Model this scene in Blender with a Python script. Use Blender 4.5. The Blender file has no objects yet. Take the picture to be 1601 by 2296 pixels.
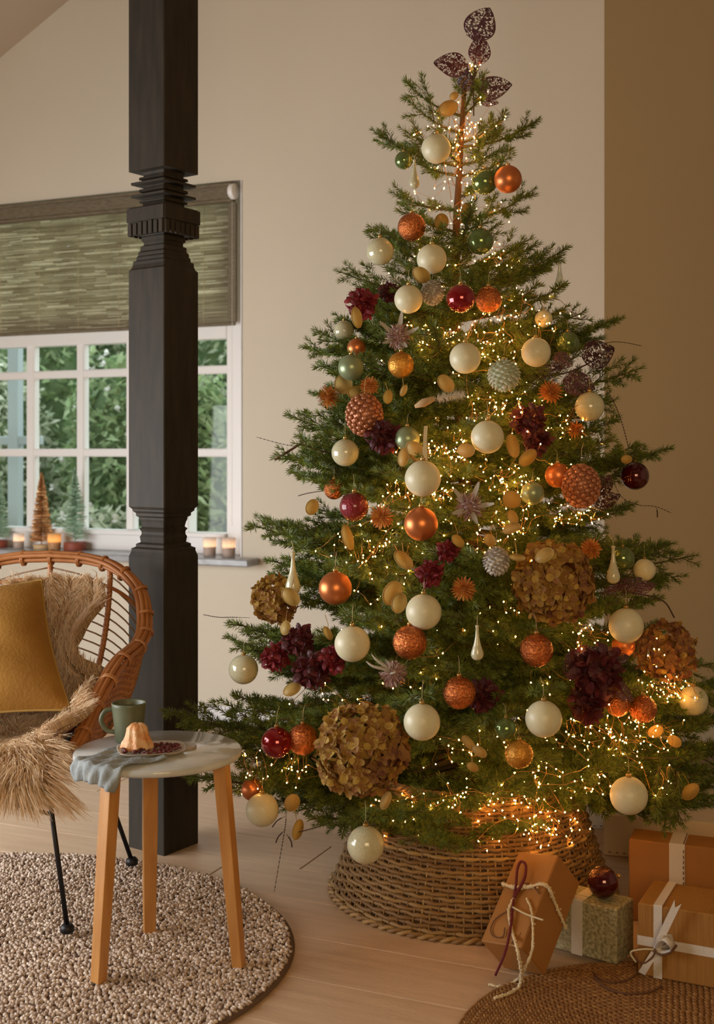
import bpy, math, random
import numpy as np
from mathutils import Vector, Matrix, Euler, Quaternion
PI = math.pi
random.seed(7); rng = np.random.default_rng(7)
S = bpy.context.scene
COL = S.collection
# ------------------------------------------------------------------ camera
F, H, CX, CY = 2700.0, 1.25, 800.5, 1015.0
cd = bpy.data.cameras.new('camera'); cam = bpy.data.objects.new('camera', cd); COL.objects.link(cam)
cam.location = (0, 0, H); cam.rotation_euler = (PI/2, 0, 0)
cd.sensor_fit = 'HORIZONTAL'; cd.sensor_width = 36; cd.lens = 36*F/1601
cd.shift_y = -(1148-CY)/1601.0; cd.clip_start = .05; cd.clip_end = 100
cd.dof.use_dof = True; cd.dof.focus_distance = 3.2; cd.dof.aperture_fstop = 5.6
S.camera = cam
# ------------------------------------------------------------------ world, lights, exposure
S.view_settings.view_transform = 'Standard'; S.view_settings.look = 'None'
S.view_settings.gamma = 1; S.view_settings.use_curve_mapping = False
S.view_settings.exposure = 0.0
S.cycles.max_bounces = 6; S.cycles.diffuse_bounces = 4; S.cycles.glossy_bounces = 3; S.cycles.transmission_bounces = 3; S.cycles.transparent_max_bounces = 8
w = bpy.data.worlds.new('sky'); S.world = w; w.use_nodes = True
bg = w.node_tree.nodes['Background']; bg.inputs[0].default_value = (.86, .94, 1, 1); bg.inputs[1].default_value = 3.3
def area(name, loc, target, sx, sy, power, color):
    l = bpy.data.lights.new(name, 'AREA'); l.shape = 'RECTANGLE'; l.size = sx; l.size_y = sy
    l.energy = power; l.color = color
    o = bpy.data.objects.new(name, l); COL.objects.link(o); o.location = loc
    o.rotation_euler = (Vector(target)-Vector(loc)).to_track_quat('-Z', 'Y').to_euler()
    return o
area('assumed_side_daylight', (-2.75, 3.0, .95), (0.1, 4.1, .55), 2.2, 1.3, 88, (.97, .985, 1))  # unseen area lamp added inside the windowless left side, for daylight assumed there
area('warm_fill', (0.5, -1.0, 1.7), (.2, 3.5, .9), 1.6, 1.2, 44, (1, .70, .36))  # unseen soft fill added behind the camera to warm the room
# ------------------------------------------------------------------ helpers
def P(px, py, d):
    return Vector(((px-CX)/F*d, d, H+(CY-py)/F*d))
def FL(px, py, z=0):
    d = (H-z)*F/(py-CY); return Vector(((px-CX)/F*d, d, z))
def mat(name, col, rough=.6, metal=0, var=None, vscale=8, bump=0, bscale=40, island=None, detail=3,
        trans=0, coat=0, sss=0, stretch=None, spec=.5, vamt=1.0):
    m = bpy.data.materials.new(name); m.use_nodes = True
    nt = m.node_tree; N = nt.nodes; L = nt.links; b = N['Principled BSDF']
    b.inputs['Base Color'].default_value = (*col, 1); b.inputs['Roughness'].default_value = rough
    b.inputs['Metallic'].default_value = metal; b.inputs['Coat Weight'].default_value = coat
    b.inputs['Specular IOR Level'].default_value = spec
    if sss: b.inputs['Subsurface Weight'].default_value = sss; b.inputs['Subsurface Scale'].default_value = .01
    tc = N.new('ShaderNodeTexCoord'); vec = tc.outputs['Object']
    if stretch:
        mp = N.new('ShaderNodeMapping'); mp.inputs['Scale'].default_value = stretch
        L.new(vec, mp.inputs[0]); vec = mp.outputs[0]
    src = None
    if var:
        n = N.new('ShaderNodeTexNoise'); n.inputs['Scale'].default_value = vscale; n.inputs['Detail'].default_value = detail
        L.new(vec, n.inputs['Vector'])
        r = N.new('ShaderNodeValToRGB'); r.color_ramp.elements[0].position = .5-.17*vamt; r.color_ramp.elements[1].position = .5+.17*vamt
        r.color_ramp.elements[0].color = (*col, 1); r.color_ramp.elements[1].color = (*var, 1)
        L.new(n.outputs[0], r.inputs[0]); src = r.outputs[0]
    if island:
        g = N.new('ShaderNodeNewGeometry'); r2 = N.new('ShaderNodeValToRGB')
        cr = r2.color_ramp
        while len(cr.elements) < len(island): cr.elements.new(.5)
        for i, c in enumerate(island):
            cr.elements[i].position = i/(len(island)-1); cr.elements[i].color = (*c, 1)
        L.new(g.outputs['Random Per Island'], r2.inputs[0])
        if src:
            mx = N.new('ShaderNodeMix'); mx.data_type = 'RGBA'; mx.inputs[0].default_value = .4
            L.new(r2.outputs[0], mx.inputs[6]); L.new(src, mx.inputs[7]); src = mx.outputs[2]
        else: src = r2.outputs[0]
    if src: L.new(src, b.inputs['Base Color'])
    if bump:
        n = N.new('ShaderNodeTexNoise'); n.inputs['Scale'].default_value = bscale; n.inputs['Detail'].default_value = 4
        L.new(vec, n.inputs['Vector'])
        bp = N.new('ShaderNodeBump'); bp.inputs['Strength'].default_value = min(bump, 1); bp.inputs['Distance'].default_value = .004
        L.new(n.outputs[0], bp.inputs['Height']); L.new(bp.outputs[0], b.inputs['Normal'])
    if trans:
        t = N.new('ShaderNodeBsdfTranslucent'); t.inputs[0].default_value = (*col, 1)
        if src: L.new(src, t.inputs[0])
        ms = N.new('ShaderNodeMixShader'); ms.inputs[0].default_value = trans
        L.new(b.outputs[0], ms.inputs[1]); L.new(t.outputs[0], ms.inputs[2])
        L.new(ms.outputs[0], N['Material Output'].inputs[0])
    return m
def glass_mat(name, tint=(1, 1, 1), refl=.12, slope=.6):
    m = bpy.data.materials.new(name); m.use_nodes = True; nt = m.node_tree; N = nt.nodes; L = nt.links
    N.remove(N['Principled BSDF'])
    t = N.new('ShaderNodeBsdfTransparent'); t.inputs[0].default_value = (*tint, 1)
    g = N.new('ShaderNodeBsdfGlossy'); g.inputs['Roughness'].default_value = .03
    fr = N.new('ShaderNodeLayerWeight'); fr.inputs[0].default_value = .25
    mu = N.new('ShaderNodeMath'); mu.operation = 'MULTIPLY_ADD'; mu.inputs[1].default_value = slope; mu.inputs[2].default_value = refl*.5
    L.new(fr.outputs['Facing'], mu.inputs[0])
    ms = N.new('ShaderNodeMixShader'); L.new(mu.outputs[0], ms.inputs[0])
    L.new(t.outputs[0], ms.inputs[1]); L.new(g.outputs[0], ms.inputs[2]); L.new(ms.outputs[0], N['Material Output'].inputs[0])
    return m
def emit_mat(name, col, strength):
    m = bpy.data.materials.new(name); m.use_nodes = True
    b = m.node_tree.nodes['Principled BSDF']; b.inputs['Base Color'].default_value = (.1, .1, .1, 1)
    b.inputs['Emission Color'].default_value = (*col, 1); b.inputs['Emission Strength'].default_value = strength
    return m
ID4 = Matrix.Identity(4)
def basis(x, y, z, o=(0, 0, 0)):
    m = Matrix.Identity(4)
    for i, c in enumerate((x, y, z, o)):
        for k in range(3): m[k][i] = c[k]
    return m
def align(vec, up=(0, 0, 1), o=(0, 0, 0)):
    """local X runs along vec, local Z leans to up"""
    x = Vector(vec).normalized(); u = Vector(up)
    y = u.cross(x)
    if y.length < 1e-4: y = Vector((0, 1, 0)).cross(x)
    y.normalize(); z = x.cross(y)
    return basis(x, y, z, o)
def alignz(vec, o=(0, 0, 0)):
    z = Vector(vec).normalized(); a = Vector((1, 0, 0)) if abs(z.x) < .9 else Vector((0, 1, 0))
    y = z.cross(a).normalized(); x = y.cross(z); return basis(x, y, z, o)
class MB:
    def __init__(s): s.v = []; s.f = []; s.m = []; s.n = 0; s.cur = 0
    def add(s, V, Fc, M=None):
        V = np.asarray(V, float).reshape(-1, 3)
        if M is not None:
            A = np.array(M); V = V @ A[:3, :3].T + A[:3, 3]
        s.v.append(V); b = s.n; s.n += len(V)
        s.f.extend([tuple(b+i for i in f) for f in Fc]); s.m.extend([s.cur]*len(Fc)); return s
    def box(s, c, d, M=None, bev=0):
        x, y, z = d[0]/2, d[1]/2, d[2]/2
        if bev:
            b = bev; V = []
            for k, (zz, i) in enumerate(((-z, b), (-z+b, 0), (z-b, 0), (z, b))):
                xx, yy = x-i, y-i; q = b if i == 0 else b*.3
                for (px_, py_) in ((xx, yy-q), (xx-q, yy), (-xx+q, yy), (-xx, yy-q), (-xx, -yy+q), (-xx+q, -yy), (xx-q, -yy), (xx, -yy+q)):
                    V.append((c[0]+px_, c[1]+py_, c[2]+zz))
            Fc = [tuple(range(7, -1, -1)), tuple(range(24, 32))]
            for k in range(3):
                for j in range(8): Fc.append((k*8+j, k*8+(j+1) % 8, k*8+8+(j+1) % 8, k*8+8+j))
            return s.add(V, Fc, M)
        V = [(c[0]+a*x, c[1]+b_*y, c[2]+e*z) for a in (-1, 1) for b_ in (-1, 1) for e in (-1, 1)]
        return s.add(V, [(0, 1, 3, 2), (4, 6, 7, 5), (0, 4, 5, 1), (2, 3, 7, 6), (0, 2, 6, 4), (1, 5, 7, 3)], M)
    def tube(s, pts, r, n=8, closed=False, cap=True, flat=1.0):
        pts = [Vector(p) for p in pts]; m = len(pts)
        rs = r if hasattr(r, '__len__') else [r]*m
        V = []; prev = None
        for i, p in enumerate(pts):
            if closed: t = pts[(i+1) % m]-pts[i-1]
            else: t = pts[min(i+1, m-1)]-pts[max(i-1, 0)]
            t = t.normalized() if t.length > 1e-9 else Vector((0, 0, 1))
            if prev is None:
                a = Vector((0, 0, 1)) if abs(t.z) < .9 else Vector((1, 0, 0)); prev = (a-t*a.dot(t)).normalized()
            else:
                prev = prev-t*prev.dot(t)
                prev = prev.normalized() if prev.length > 1e-6 else t.orthogonal().normalized()
            b = t.cross(prev)
            for k in range(n):
                an = 2*PI*k/n; V.append(p+prev*(math.cos(an)*rs[i])+b*(math.sin(an)*rs[i]*flat))
        Fc = []
        for i in range(m if closed else m-1):
            j = (i+1) % m
            for k in range(n): Fc.append((i*n+k, i*n+(k+1) % n, j*n+(k+1) % n, j*n+k))
        if cap and not closed: Fc += [tuple(range(n-1, -1, -1)), tuple(range((m-1)*n, m*n))]
        return s.add([tuple(v) for v in V], Fc)
    def lathe(s, prof, n=24, M=None, cap=True):
        V = []; m = len(prof)
        for (r, z) in prof:
            for k in range(n): a = 2*PI*k/n; V.append((r*math.cos(a), r*math.sin(a), z))
        Fc = [(i*n+k, i*n+(k+1) % n, (i+1)*n+(k+1) % n, (i+1)*n+k) for i in range(m-1) for k in range(n)]
        if cap: Fc += [tuple(range(n-1, -1, -1)), tuple(range((m-1)*n, m*n))]
        return s.add(V, Fc, M)
    def sphere(s, c, r, n=16, m=10, M=None, sc=(1, 1, 1)):
        V = [(c[0], c[1], c[2]-r*sc[2])]
        for i in range(1, m):
            th = PI*i/m
            for k in range(n):
                a = 2*PI*k/n; V.append((c[0]+r*sc[0]*math.sin(th)*math.cos(a), c[1]+r*sc[1]*math.sin(th)*math.sin(a), c[2]-r*sc[2]*math.cos(th)))
        V.append((c[0], c[1], c[2]+r*sc[2])); T = len(V)-1
        Fc = [(0, 1+(k+1) % n, 1+k) for k in range(n)]
        for i in range(m-2):
            for k in range(n): Fc.append((1+i*n+k, 1+i*n+(k+1) % n, 1+(i+1)*n+(k+1) % n, 1+(i+1)*n+k))
        Fc += [(T, 1+(m-2)*n+k, 1+(m-2)*n+(k+1) % n) for k in range(n)]
        return s.add(V, Fc, M)
    def grid(s, pts, nu, nv, closeu=False):
        Fc = []
        for i in range(nu if closeu else nu-1):
            for j in range(nv-1):
                a = i*nv+j; b = ((i+1) % nu)*nv+j; Fc.append((a, b, b+1, a+1))
        return s.add(pts, Fc)
    def mesh(s, name, mats, smooth=True):
        me = bpy.data.meshes.new(name)
        V = np.concatenate(s.v) if s.v else np.zeros((0, 3))
        me.from_pydata(V.tolist(), [], s.f)
        for m in (mats if isinstance(mats, (list, tuple)) else [mats]): me.materials.append(m)
        if any(s.m): me.polygons.foreach_set('material_index', s.m)
        if smooth: me.polygons.foreach_set('use_smooth', [True]*len(me.polygons))
        me.update(); return me
    def build(s, name, mats, parent=None, smooth=True, **kw):
        return link(name, s.mesh(name, mats, smooth), parent, **kw)
def link(name, me, parent=None, loc=None, M=None, **kw):
    o = bpy.data.objects.new(name, me); COL.objects.link(o)
    if parent: o.parent = parent
    if M is not None: o.matrix_basis = M
    elif loc is not None: o.location = loc
    for k, v in kw.items(): o[k] = v
    return o
def thing(name, label, cat, loc=(0, 0, 0), rz=0, group=None, M=None, me=None):
    o = bpy.data.objects.new(name, me); COL.objects.link(o)
    if M is not None: o.matrix_basis = M
    else: o.location = loc; o.rotation_euler = (0, 0, rz)
    o['label'] = label; o['category'] = cat
    if group: o['group'] = group
    return o
def struct(o): o['kind'] = 'structure'; return o
def bez(ctrl, n=24):
    """Catmull-Rom through ctrl"""
    c = [Vector(p) for p in ctrl]; c = [c[0]*2-c[1]]+c+[c[-1]*2-c[-2]]; out = []
    segs = len(c)-3
    for i in range(n+1):
        t = i/n*segs; k = min(int(t), segs-1); u = t-k; a, b, d, e = c[k:k+4]
        out.append(.5*((2*b)+(d-a)*u+(2*a-5*b+4*d-e)*u*u+(3*b-a-3*d+e)*u**3))
    return out
def petal(b, M_, l, w_, curl, nseg=3, cup=.3):
    V = []; 
    for i in range(nseg+1):
        t = i/nseg; ww = w_*math.sin(PI*min(.12+t*.80, 1))**.7; ang = curl*t
        x = l*t*math.cos(ang*.6); z = l*t*math.sin(ang*.6)
        for s_ in (-1, 0, 1): V.append((x, s_*ww, z+(cup*ww if s_ else 0)))
    Fc = [(i*3+k, i*3+k+1, i*3+k+4, i*3+k+3) for i in range(nseg) for k in range(2)]
    b.add(V, Fc, M_)
# ------------------------------------------------------------------ materials
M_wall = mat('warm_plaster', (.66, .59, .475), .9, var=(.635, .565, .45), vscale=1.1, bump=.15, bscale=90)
M_wallr = mat('warm_lit_plaster', (.66, .55, .37), .9, var=(.63, .52, .35), vscale=1.1, bump=.15, bscale=90)  # wall plaster tinted warmer, so its colour carries the right wall's warm light
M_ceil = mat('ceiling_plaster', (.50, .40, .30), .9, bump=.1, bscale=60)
M_white = mat('white_paint', (.82, .80, .78), .45)
M_post = mat('dark_painted_wood', (.044, .035, .026), .6, var=(.030, .026, .020), vscale=6, bump=.15, bscale=30, stretch=(6, 6, 1), spec=.2)
M_stone = mat('blue_grey_stone', (.36, .37, .38), .25, var=(.24, .24, .25), vscale=14, bump=.2)
M_plank = mat('limed_oak', (.62, .44, .285), .48, var=(.52, .355, .22), vscale=3.0, bump=.25, bscale=30, stretch=(1, 12, 12), detail=6)
M_slab = mat('subfloor', (.25, .17, .1), .8)
M_rattan = mat('rattan', (.50, .20, .06), .4, var=(.34, .11, .03), vscale=40, island=[(.52, .22, .065), (.36, .13, .035), (.62, .30, .11)])
M_cane = mat('weathered_cane', (.28, .17, .09), .5)
M_black = mat('black_metal', (.012, .011, .012), .45, .3)
M_fur = mat('sheepskin_fur', (.6, .4, .24), .85, island=[(.86, .66, .42), (.62, .40, .22), (.95, .82, .62), (.78, .55, .32)], trans=.3)
M_hide = mat('sheepskin_hide', (.7, .5, .32), .9, var=(.55, .36, .2), vscale=20)
M_velvet = mat('mustard_velvet', (.42, .215, .035), .85, var=(.32, .145, .018), vscale=7, bump=.5, bscale=120)
M_vtrim = mat('mustard_piping', (.42, .25, .06), .7)
M_oak = mat('honey_oak', (.56, .27, .075), .42, var=(.46, .20, .05), vscale=6, bump=.15, stretch=(8, 8, 1), detail=5)
M_cap = mat('dark_foot', (.05, .035, .03), .6)
M_marble = mat('pale_marble', (.70, .70, .66), .10, var=(.50, .52, .50), vscale=9, detail=8)
M_mug = mat('sage_stoneware', (.135, .15, .085), .4, var=(.10, .115, .065), vscale=18, bump=.1)
M_coffee = mat('coffee', (.012, .006, .004), .15)
M_plate = mat('speckled_ceramic', (.50, .42, .33), .35, var=(.42, .34, .27), vscale=60)
M_cloth = mat('grey_linen', (.34, .37, .37), .9, var=(.26, .29, .30), vscale=22, bump=.6, bscale=120)
M_cake = mat('glazed_sponge', (.70, .27, .075), .5, var=(.88, .58, .32), vscale=45, bump=1, bscale=90)
M_berry = mat('dried_cranberry', (.10, .012, .012), .35, island=[(.05, .008, .01), (.15, .015, .018), (.10, .03, .02)])
M_needle = mat('fir_needles', (.05, .10, .02), .5, island=[(.060, .105, .015), (.115, .17, .020), (.22, .26, .04), (.075, .125, .020)], trans=.22)
M_twig = mat('fir_twig', (.09, .07, .025), .8)
M_bark = mat('fir_bark', (.14, .06, .025), .9, var=(.09, .045, .02), vscale=30, bump=.8, bscale=60)
M_bwhite = mat('matte_ivory_glass', (.68, .64, .44), .38, var=(.64, .60, .41), vscale=6)
M_bpearl = mat('pearl_lustre', (.60, .57, .38), .16, var=(.50, .48, .32), vscale=9, coat=.6)
M_bcopm = mat('matte_copper', (.62, .20, .065), .36, .75)
M_bcops = mat('crackled_copper', (.66, .22, .06), .2, .85, var=(.40, .10, .03), vscale=5, bump=1, bscale=8)
M_bgold = mat('amber_lustre', (.70, .33, .05), .2, .6, var=(.55, .24, .03), vscale=5, bump=.6, bscale=8)
M_bgreen = mat('sage_lustre', (.17, .24, .075), .14, .5, var=(.09, .15, .04), vscale=12, coat=.5)
M_bgreenm = mat('satin_sage', (.27, .33, .19), .33, .4)
M_bred = mat('cherry_lustre', (.25, .004, .010), .1, .5, coat=.8)
M_bred2 = mat('crackled_burgundy', (.20, .003, .012), .14, .5, coat=.8, bump=1, bscale=9)
M_bdark = mat('dark_burgundy', (.075, .003, .006), .1, .45, coat=.8)
M_clear = glass_mat('clear_glass', (.86, .88, .80), .35)
M_capgold = mat('brass_cap', (.55, .36, .13), .3, .9)
M_wire = mat('copper_wire', (.60, .30, .09), .35, .8)
M_thread = mat('ivory_thread', (.6, .5, .3), .7)
M_pod = mat('honesty_pod', (.75, .52, .13), .45, var=(.62, .50, .22), vscale=20, trans=.55)
M_podrim = mat('honesty_rim', (.40, .25, .07), .6)
M_seed = mat('twig_dark', (.045, .022, .015), .7)
M_lace = mat('burgundy_skeleton_leaf', (.045, .008, .014), .35, island=[(.03, .005, .01), (.10, .02, .03), (.06, .02, .03)])
M_glit = mat('frosted_glitter', (.45, .33, .33), .25, .3)
M_hyd = mat('dried_hydrangea', (.42, .23, .04), .8, island=[(.50, .33, .06), (.38, .22, .03), (.27, .11, .045), (.58, .40, .09)], trans=.25)
M_hydp = mat('dried_hydrangea_plum', (.26, .11, .07), .8, island=[(.25, .09, .055), (.33, .17, .05), (.17, .055, .04)], trans=.25)
M_crim = mat('crimson_petal', (.2, .01, .02), .6, island=[(.22, .012, .02), (.13, .006, .012), (.30, .03, .04)], trans=.15)
M_burg = mat('burgundy_petal', (.07, .006, .012), .6, island=[(.09, .008, .014), (.05, .005, .008), (.13, .015, .02)], trans=.1)
M_oran = mat('orange_petal', (.55, .20, .03), .6, island=[(.60, .22, .03), (.42, .12, .02), (.65, .32, .06)], trans=.2)
M_pink = mat('frosted_pink_bract', (.42, .27, .24), .7, island=[(.46, .30, .27), (.26, .12, .11), (.60, .50, .44)])
M_frost = mat('frosted_white', (.60, .57, .50), .7, var=(.45, .40, .34), vscale=50, bump=.5)
M_cone1 = mat('copper_scale', (.42, .17, .085), .38, .45)
M_cone2 = mat('frosted_sage_scale', (.50, .52, .40), .5, island=[(.52, .54, .42), (.38, .42, .28), (.6, .6, .5)])
M_cone3 = mat('silver_white_scale', (.62, .60, .56), .4, .2, island=[(.7, .68, .64), (.35, .31, .28), (.55, .52, .46)])
M_bird = mat('white_plume', (.75, .72, .66), .9)
M_bud = mat('tan_bud', (.52, .36, .20), .8, var=(.4, .26, .13), vscale=60)
M_weave = mat('seagrass_weave', (.22, .11, .03), .6, island=[(.32, .18, .055), (.19, .095, .028), (.42, .26, .09)])
M_kraft = mat('kraft_paper', (.36, .155, .035), .55, var=(.31, .13, .028), vscale=5, bump=.15, bscale=150)
M_kraft2 = mat('ribbed_kraft_paper', (.35, .16, .03), .6, var=(.27, .12, .02), vscale=14, bump=.2, stretch=(14, 14, .6))
M_pale = mat('pale_gift_paper', (.74, .54, .33), .6)
M_whitep = mat('white_gift_paper', (.88, .86, .78), .6)
M_speck = mat('speckled_gift_paper', (.46, .41, .25), .7, var=(.20, .18, .09), vscale=120, detail=5, vamt=.8)
M_rib = mat('white_cotton_ribbon', (.62, .56, .50), .8, bump=.4, bscale=200)
M_yarn = mat('ivory_boucle_yarn', (.68, .56, .36), .95)
M_redc = mat('burgundy_cord', (.12, .005, .012), .7)
M_brownc = mat('brown_twine', (.12, .05, .02), .8)
M_pile = mat('pebbled_wool', (.36, .27, .20), .95, island=[(.62, .48, .38), (.30, .21, .155), (.80, .68, .57), (.46, .34, .26)])
M_rugb = mat('rug_backing', (.13, .08, .055), .95)
M_jute = mat('jute_braid', (.26, .12, .035), .9, island=[(.27, .13, .038), (.20, .085, .022), (.33, .17, .055)])
M_reed = mat('bamboo_reed', (.62, .56, .37), .6, island=[(.64, .59, .44), (.46, .40, .27), (.58, .53, .39), (.82, .77, .62)], trans=.82)
M_cass = mat('grasscloth', (.19, .155, .095), .8, var=(.13, .10, .06), vscale=30, stretch=(1, 1, 6))
M_glow = emit_mat('string_light_bulb', (1, .43, .08), 150)
M_candle = emit_mat('candle_flame', (1, .62, .34), 26)
M_tlg = mat('frosted_tealight_glass', (.92, .84, .78), .3, trans=.8)
M_wax = mat('pink_wax', (.80, .55, .45), .5, sss=.3)
M_brush = mat('copper_bristle', (.62, .33, .12), .4, .4, island=[(.66, .36, .14), (.45, .20, .06), (.8, .52, .26)])
M_brushg = mat('green_bristle', (.20, .38, .22), .6, island=[(.16, .32, .18), (.42, .55, .42), (.28, .46, .30)])
M_disc = mat('brick_red_base', (.26, .055, .025), .6)
M_glass = glass_mat('window_glass', (.97, 1, .98), .02, .05)
# ------------------------------------------------------------------ setting
W0 = Vector((-.669, 5.64, 0)); WU = Vector((.918, -.3966, 0)).normalized(); WN = Vector((.3966, .918, 0)).normalized()  # WN points outdoors
def wu(px, off=0):
    """wall coordinate u (to the right) seen at px on a plane off metres behind the wall face"""
    k = (px-CX)/F; o = W0+WN*off
    return (o.y*k-o.x)/(WU.x-WU.y*k)
def wp(u, z, off=0): return W0+WU*u+WN*off+Vector((0, 0, z))
def wz(px, py, off=0):
    p = wp(wu(px, off), 0, off); return H+(CY-py)/F*p.y
WM = basis(WU, WN, (0, 0, 1), W0)       # local x along the wall, y outdoors, z up
u_cor = wu(1355); u_left = -3.2
oR = wu(541); oT = wz(533, 404, 0); oB = .765; oL = -2.35
# floor slab and planks
mb = MB(); mb.box((0, 2.6, -.06), (7.6, 8.6, .1)); floor = struct(mb.build('floor', M_slab, smooth=False))
PLW = .225
pl_meshes = []
for k in range(3):
    b = MB(); b.box((0, 0, -.007), (2.196, PLW-.0012, .014), bev=.0012); pl_meshes.append(b.mesh('plank', M_plank, False))
for r in range(-1, 20):
    n = 2.576-PLW*3+PLW*r+PLW/2
    off = random.uniform(0, 2.2)
    for c in range(-2, 3):
        t = c*2.2+off-.6
        p = WU*t+WN*n
        if p.y < .9 or abs(p.x) > 3.4 or (p-W0).dot(WN) > .0: continue
        link('plank', random.choice(pl_meshes), floor, M=basis(WU, WN, (0, 0, 1), (p.x, p.y, 0)))
# window wall (local frame WM), gable top follows the sloping ceiling
Zt = 3.75
mb = MB()
def wallpiece(u0, u1, z0, z1, th=.22): mb.box(((u0+u1)/2, th/2, (z0+z1)/2), (u1-u0, th, z1-z0))
wallpiece(u_left, oL, -.02, Zt); wallpiece(oR, u_cor, -.02, Zt); wallpiece(oL, oR, -.02, oB-.03); wallpiece(oL, oR, oT, Zt)
struct(mb.build('wall_window', M_wall, smooth=False, M=WM))
# right wall
cor = wp(u_cor, 0); RD = Vector((.86, .51, 0)).normalized(); RN = Vector((-.51, .86, 0)).normalized()
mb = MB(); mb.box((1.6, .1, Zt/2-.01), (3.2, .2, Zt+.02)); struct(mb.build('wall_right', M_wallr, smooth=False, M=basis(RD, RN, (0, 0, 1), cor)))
mb = MB(); mb.box((-3.55, 2.6, Zt/2), (.1, 8.4, Zt)); struct(mb.build('wall_left', M_wall, smooth=False))
mb = MB(); mb.box((0, -1.6, Zt/2), (7.2, .1, Zt)); struct(mb.build('wall_back', M_wall, smooth=False))
mb = MB(); mb.box((3.6, 2.6, Zt/2), (.1, 8.4, Zt)); struct(mb.build('wall_east', M_wall, smooth=False))
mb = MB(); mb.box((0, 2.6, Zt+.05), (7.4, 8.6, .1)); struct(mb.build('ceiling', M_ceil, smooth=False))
# sloping ceiling plane over the left side, perpendicular to the window wall
ua, ub = wu(0), wu(155); za, zb = wz(0, 130), wz(155, 0); sl = (zb-za)/(ub-ua)
u1 = ub+(Zt-zb)/sl; u0 = u_left-.3
mb = MB(); pts = []
for th in (0, .1):
    for (u, y) in ((u0, .05), (u1, .05), (u1, -6.2), (u0, -6.2)):
        pts.append((u, y, za+(u-ua)*sl+th))
mb.add(pts, [(0, 1, 2, 3), (7, 6, 5, 4), (0, 4, 5, 1), (1, 5, 6, 2), (2, 6, 7, 3), (3, 7, 4, 0)])
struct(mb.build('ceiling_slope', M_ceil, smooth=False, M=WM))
# baseboard
mb = MB(); mb.box(((u_left+u_cor)/2, -.008, .035), (u_cor-u_left, .016, .07), bev=.003); struct(mb.build('baseboard_window', M_white, smooth=False, M=WM))
mb = MB(); mb.box((1.6, -.008, .035), (3.2, .016, .07), bev=.003); struct(mb.build('baseboard_right', M_white, smooth=False, M=basis(RD, RN, (0, 0, 1), cor)))
# window: frame set back by OFF
OFF = .14
win = bpy.data.objects.new('window_1', None); COL.objects.link(win); win.matrix_basis = WM; win['kind'] = 'structure'
gu = lambda px: wu(px, OFF)
zA = wz(460, 830, OFF); zB = wz(460, 1015, OFF); zTop = wz(460, 762, OFF); zBot = wz(460, 1193, OFF)
ztf = oT
mb = MB()
fr = gu(516)
mb.box(((fr+oR)/2, OFF, (oB+ztf)/2), (oR-fr, .07, ztf-oB), bev=.004); mb.build('jamb', M_white, win, smooth=False)
mb = MB(); mb.box(((oL+fr)/2, OFF, (zBot+oB)/2), (fr-oL, .075, zBot-oB), bev=.004); mb.build('bottom_rail', M_white, win, smooth=False)
mb = MB(); mb.box(((oL+fr)/2, OFF-.01, zBot-.012), (fr-oL, .10, .022), bev=.003); mb.build('drip_ledge', M_white, win, smooth=False)
mb = MB(); mb.box(((oL+fr)/2, OFF, zTop+.07), (fr-oL, .075, .14), bev=.004); mb.build('top_rail', M_white, win, smooth=False)
pp = gu(420); mb = MB(); mb.box((pp, OFF, (oB+ztf)/2), (.062, .082, ztf-oB), bev=.004); mb.box((pp, OFF-.045, (zBot+ztf)/2), (.012, .02, ztf-zBot)); mb.build('post', M_white, win, smooth=False)
cols = [gu(516), pp, gu(297), gu(186), gu(74), gu(-38), gu(-150)]
for c in cols[2:]:
    mb = MB(); mb.box((c, OFF, (zBot+ztf)/2), (.046 if c != cols[4] else .05, .05, ztf-zBot), bev=.006); mb.build('muntin', M_white, win, smooth=False)
rows = [zBot, zB, zA, ztf]
for z in (zA, zB):
    mb = MB(); mb.box(((oL+fr)/2, OFF, z), (fr-oL, .045, .04), bev=.006); mb.build('glazing_bar', M_white, win, smooth=False)
for i in range(len(cols)-1):
    for j in range(3):
        mb = MB(); a, b = sorted((cols[i], cols[i+1])); mb.box(((a+b)/2, OFF+.008, (rows[j]+rows[j+1])/2), (b-a, .004, rows[j+1]-rows[j])); mb.build('pane', M_glass, win, smooth=False)
# reveal lining right + stone sill
mb = MB(); mb.box((oR+.002, .07, (oB+oT)/2), (.012, .14, oT-oB)); struct(mb.build('trim_1', M_white, smooth=False, M=WM))
sR = wu(570, -.05)
mb = MB(); mb.box(((oL-.1+sR)/2, -.055, oB-.017), (sR-oL+.1, .11, .034), bev=.006); mb.box(((oL+oR)/2, .07, oB-.017), (oR-oL, .15, .034)); struct(mb.build('trim_2', M_stone, smooth=False, M=WM))
# ------------------------------------------------------------------ roller blind
bl = thing('bamboo_blind', 'bamboo roller blind half lowered inside the window opening behind the post', 'blind', M=WM)
bR = wu(529, .03); bL = oL+.01; zb0 = wz(520, 722, .04); zt0 = oT-.01
casz = wz(520, 452, .0)
mb = MB(); mb.box(((bL+bR)/2, .012, (casz+zt0)/2), (bR-bL, .035, zt0-casz), bev=.004)
mb.box(((bL+bR)/2, -.012, zt0-.008), (bR-bL+.004, .02, .014), bev=.002); mb.box(((bL+bR)/2, -.008, casz+.006), (bR-bL, .014, .012), bev=.002)
mb.build('headrail', M_cass, bl, smooth=False)
mb = MB(); hx = wu(517, -.01); mb.lathe([(.034, 0), (.036, .004), (.036, .022), (.030, .028)], 28, M=basis((0, 0, 1), (0, 1, 0), (-1, 0, 0), (hx+.028, -.012, (casz+zt0)/2))); mb.build('roller_end', M_white, bl)
mb = MB(); mb.box((bR-.02, .035, (zb0+casz)/2), (.04, .014, casz-zb0)); mb.build('side_tape', M_cass, bl, smooth=False)
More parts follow.
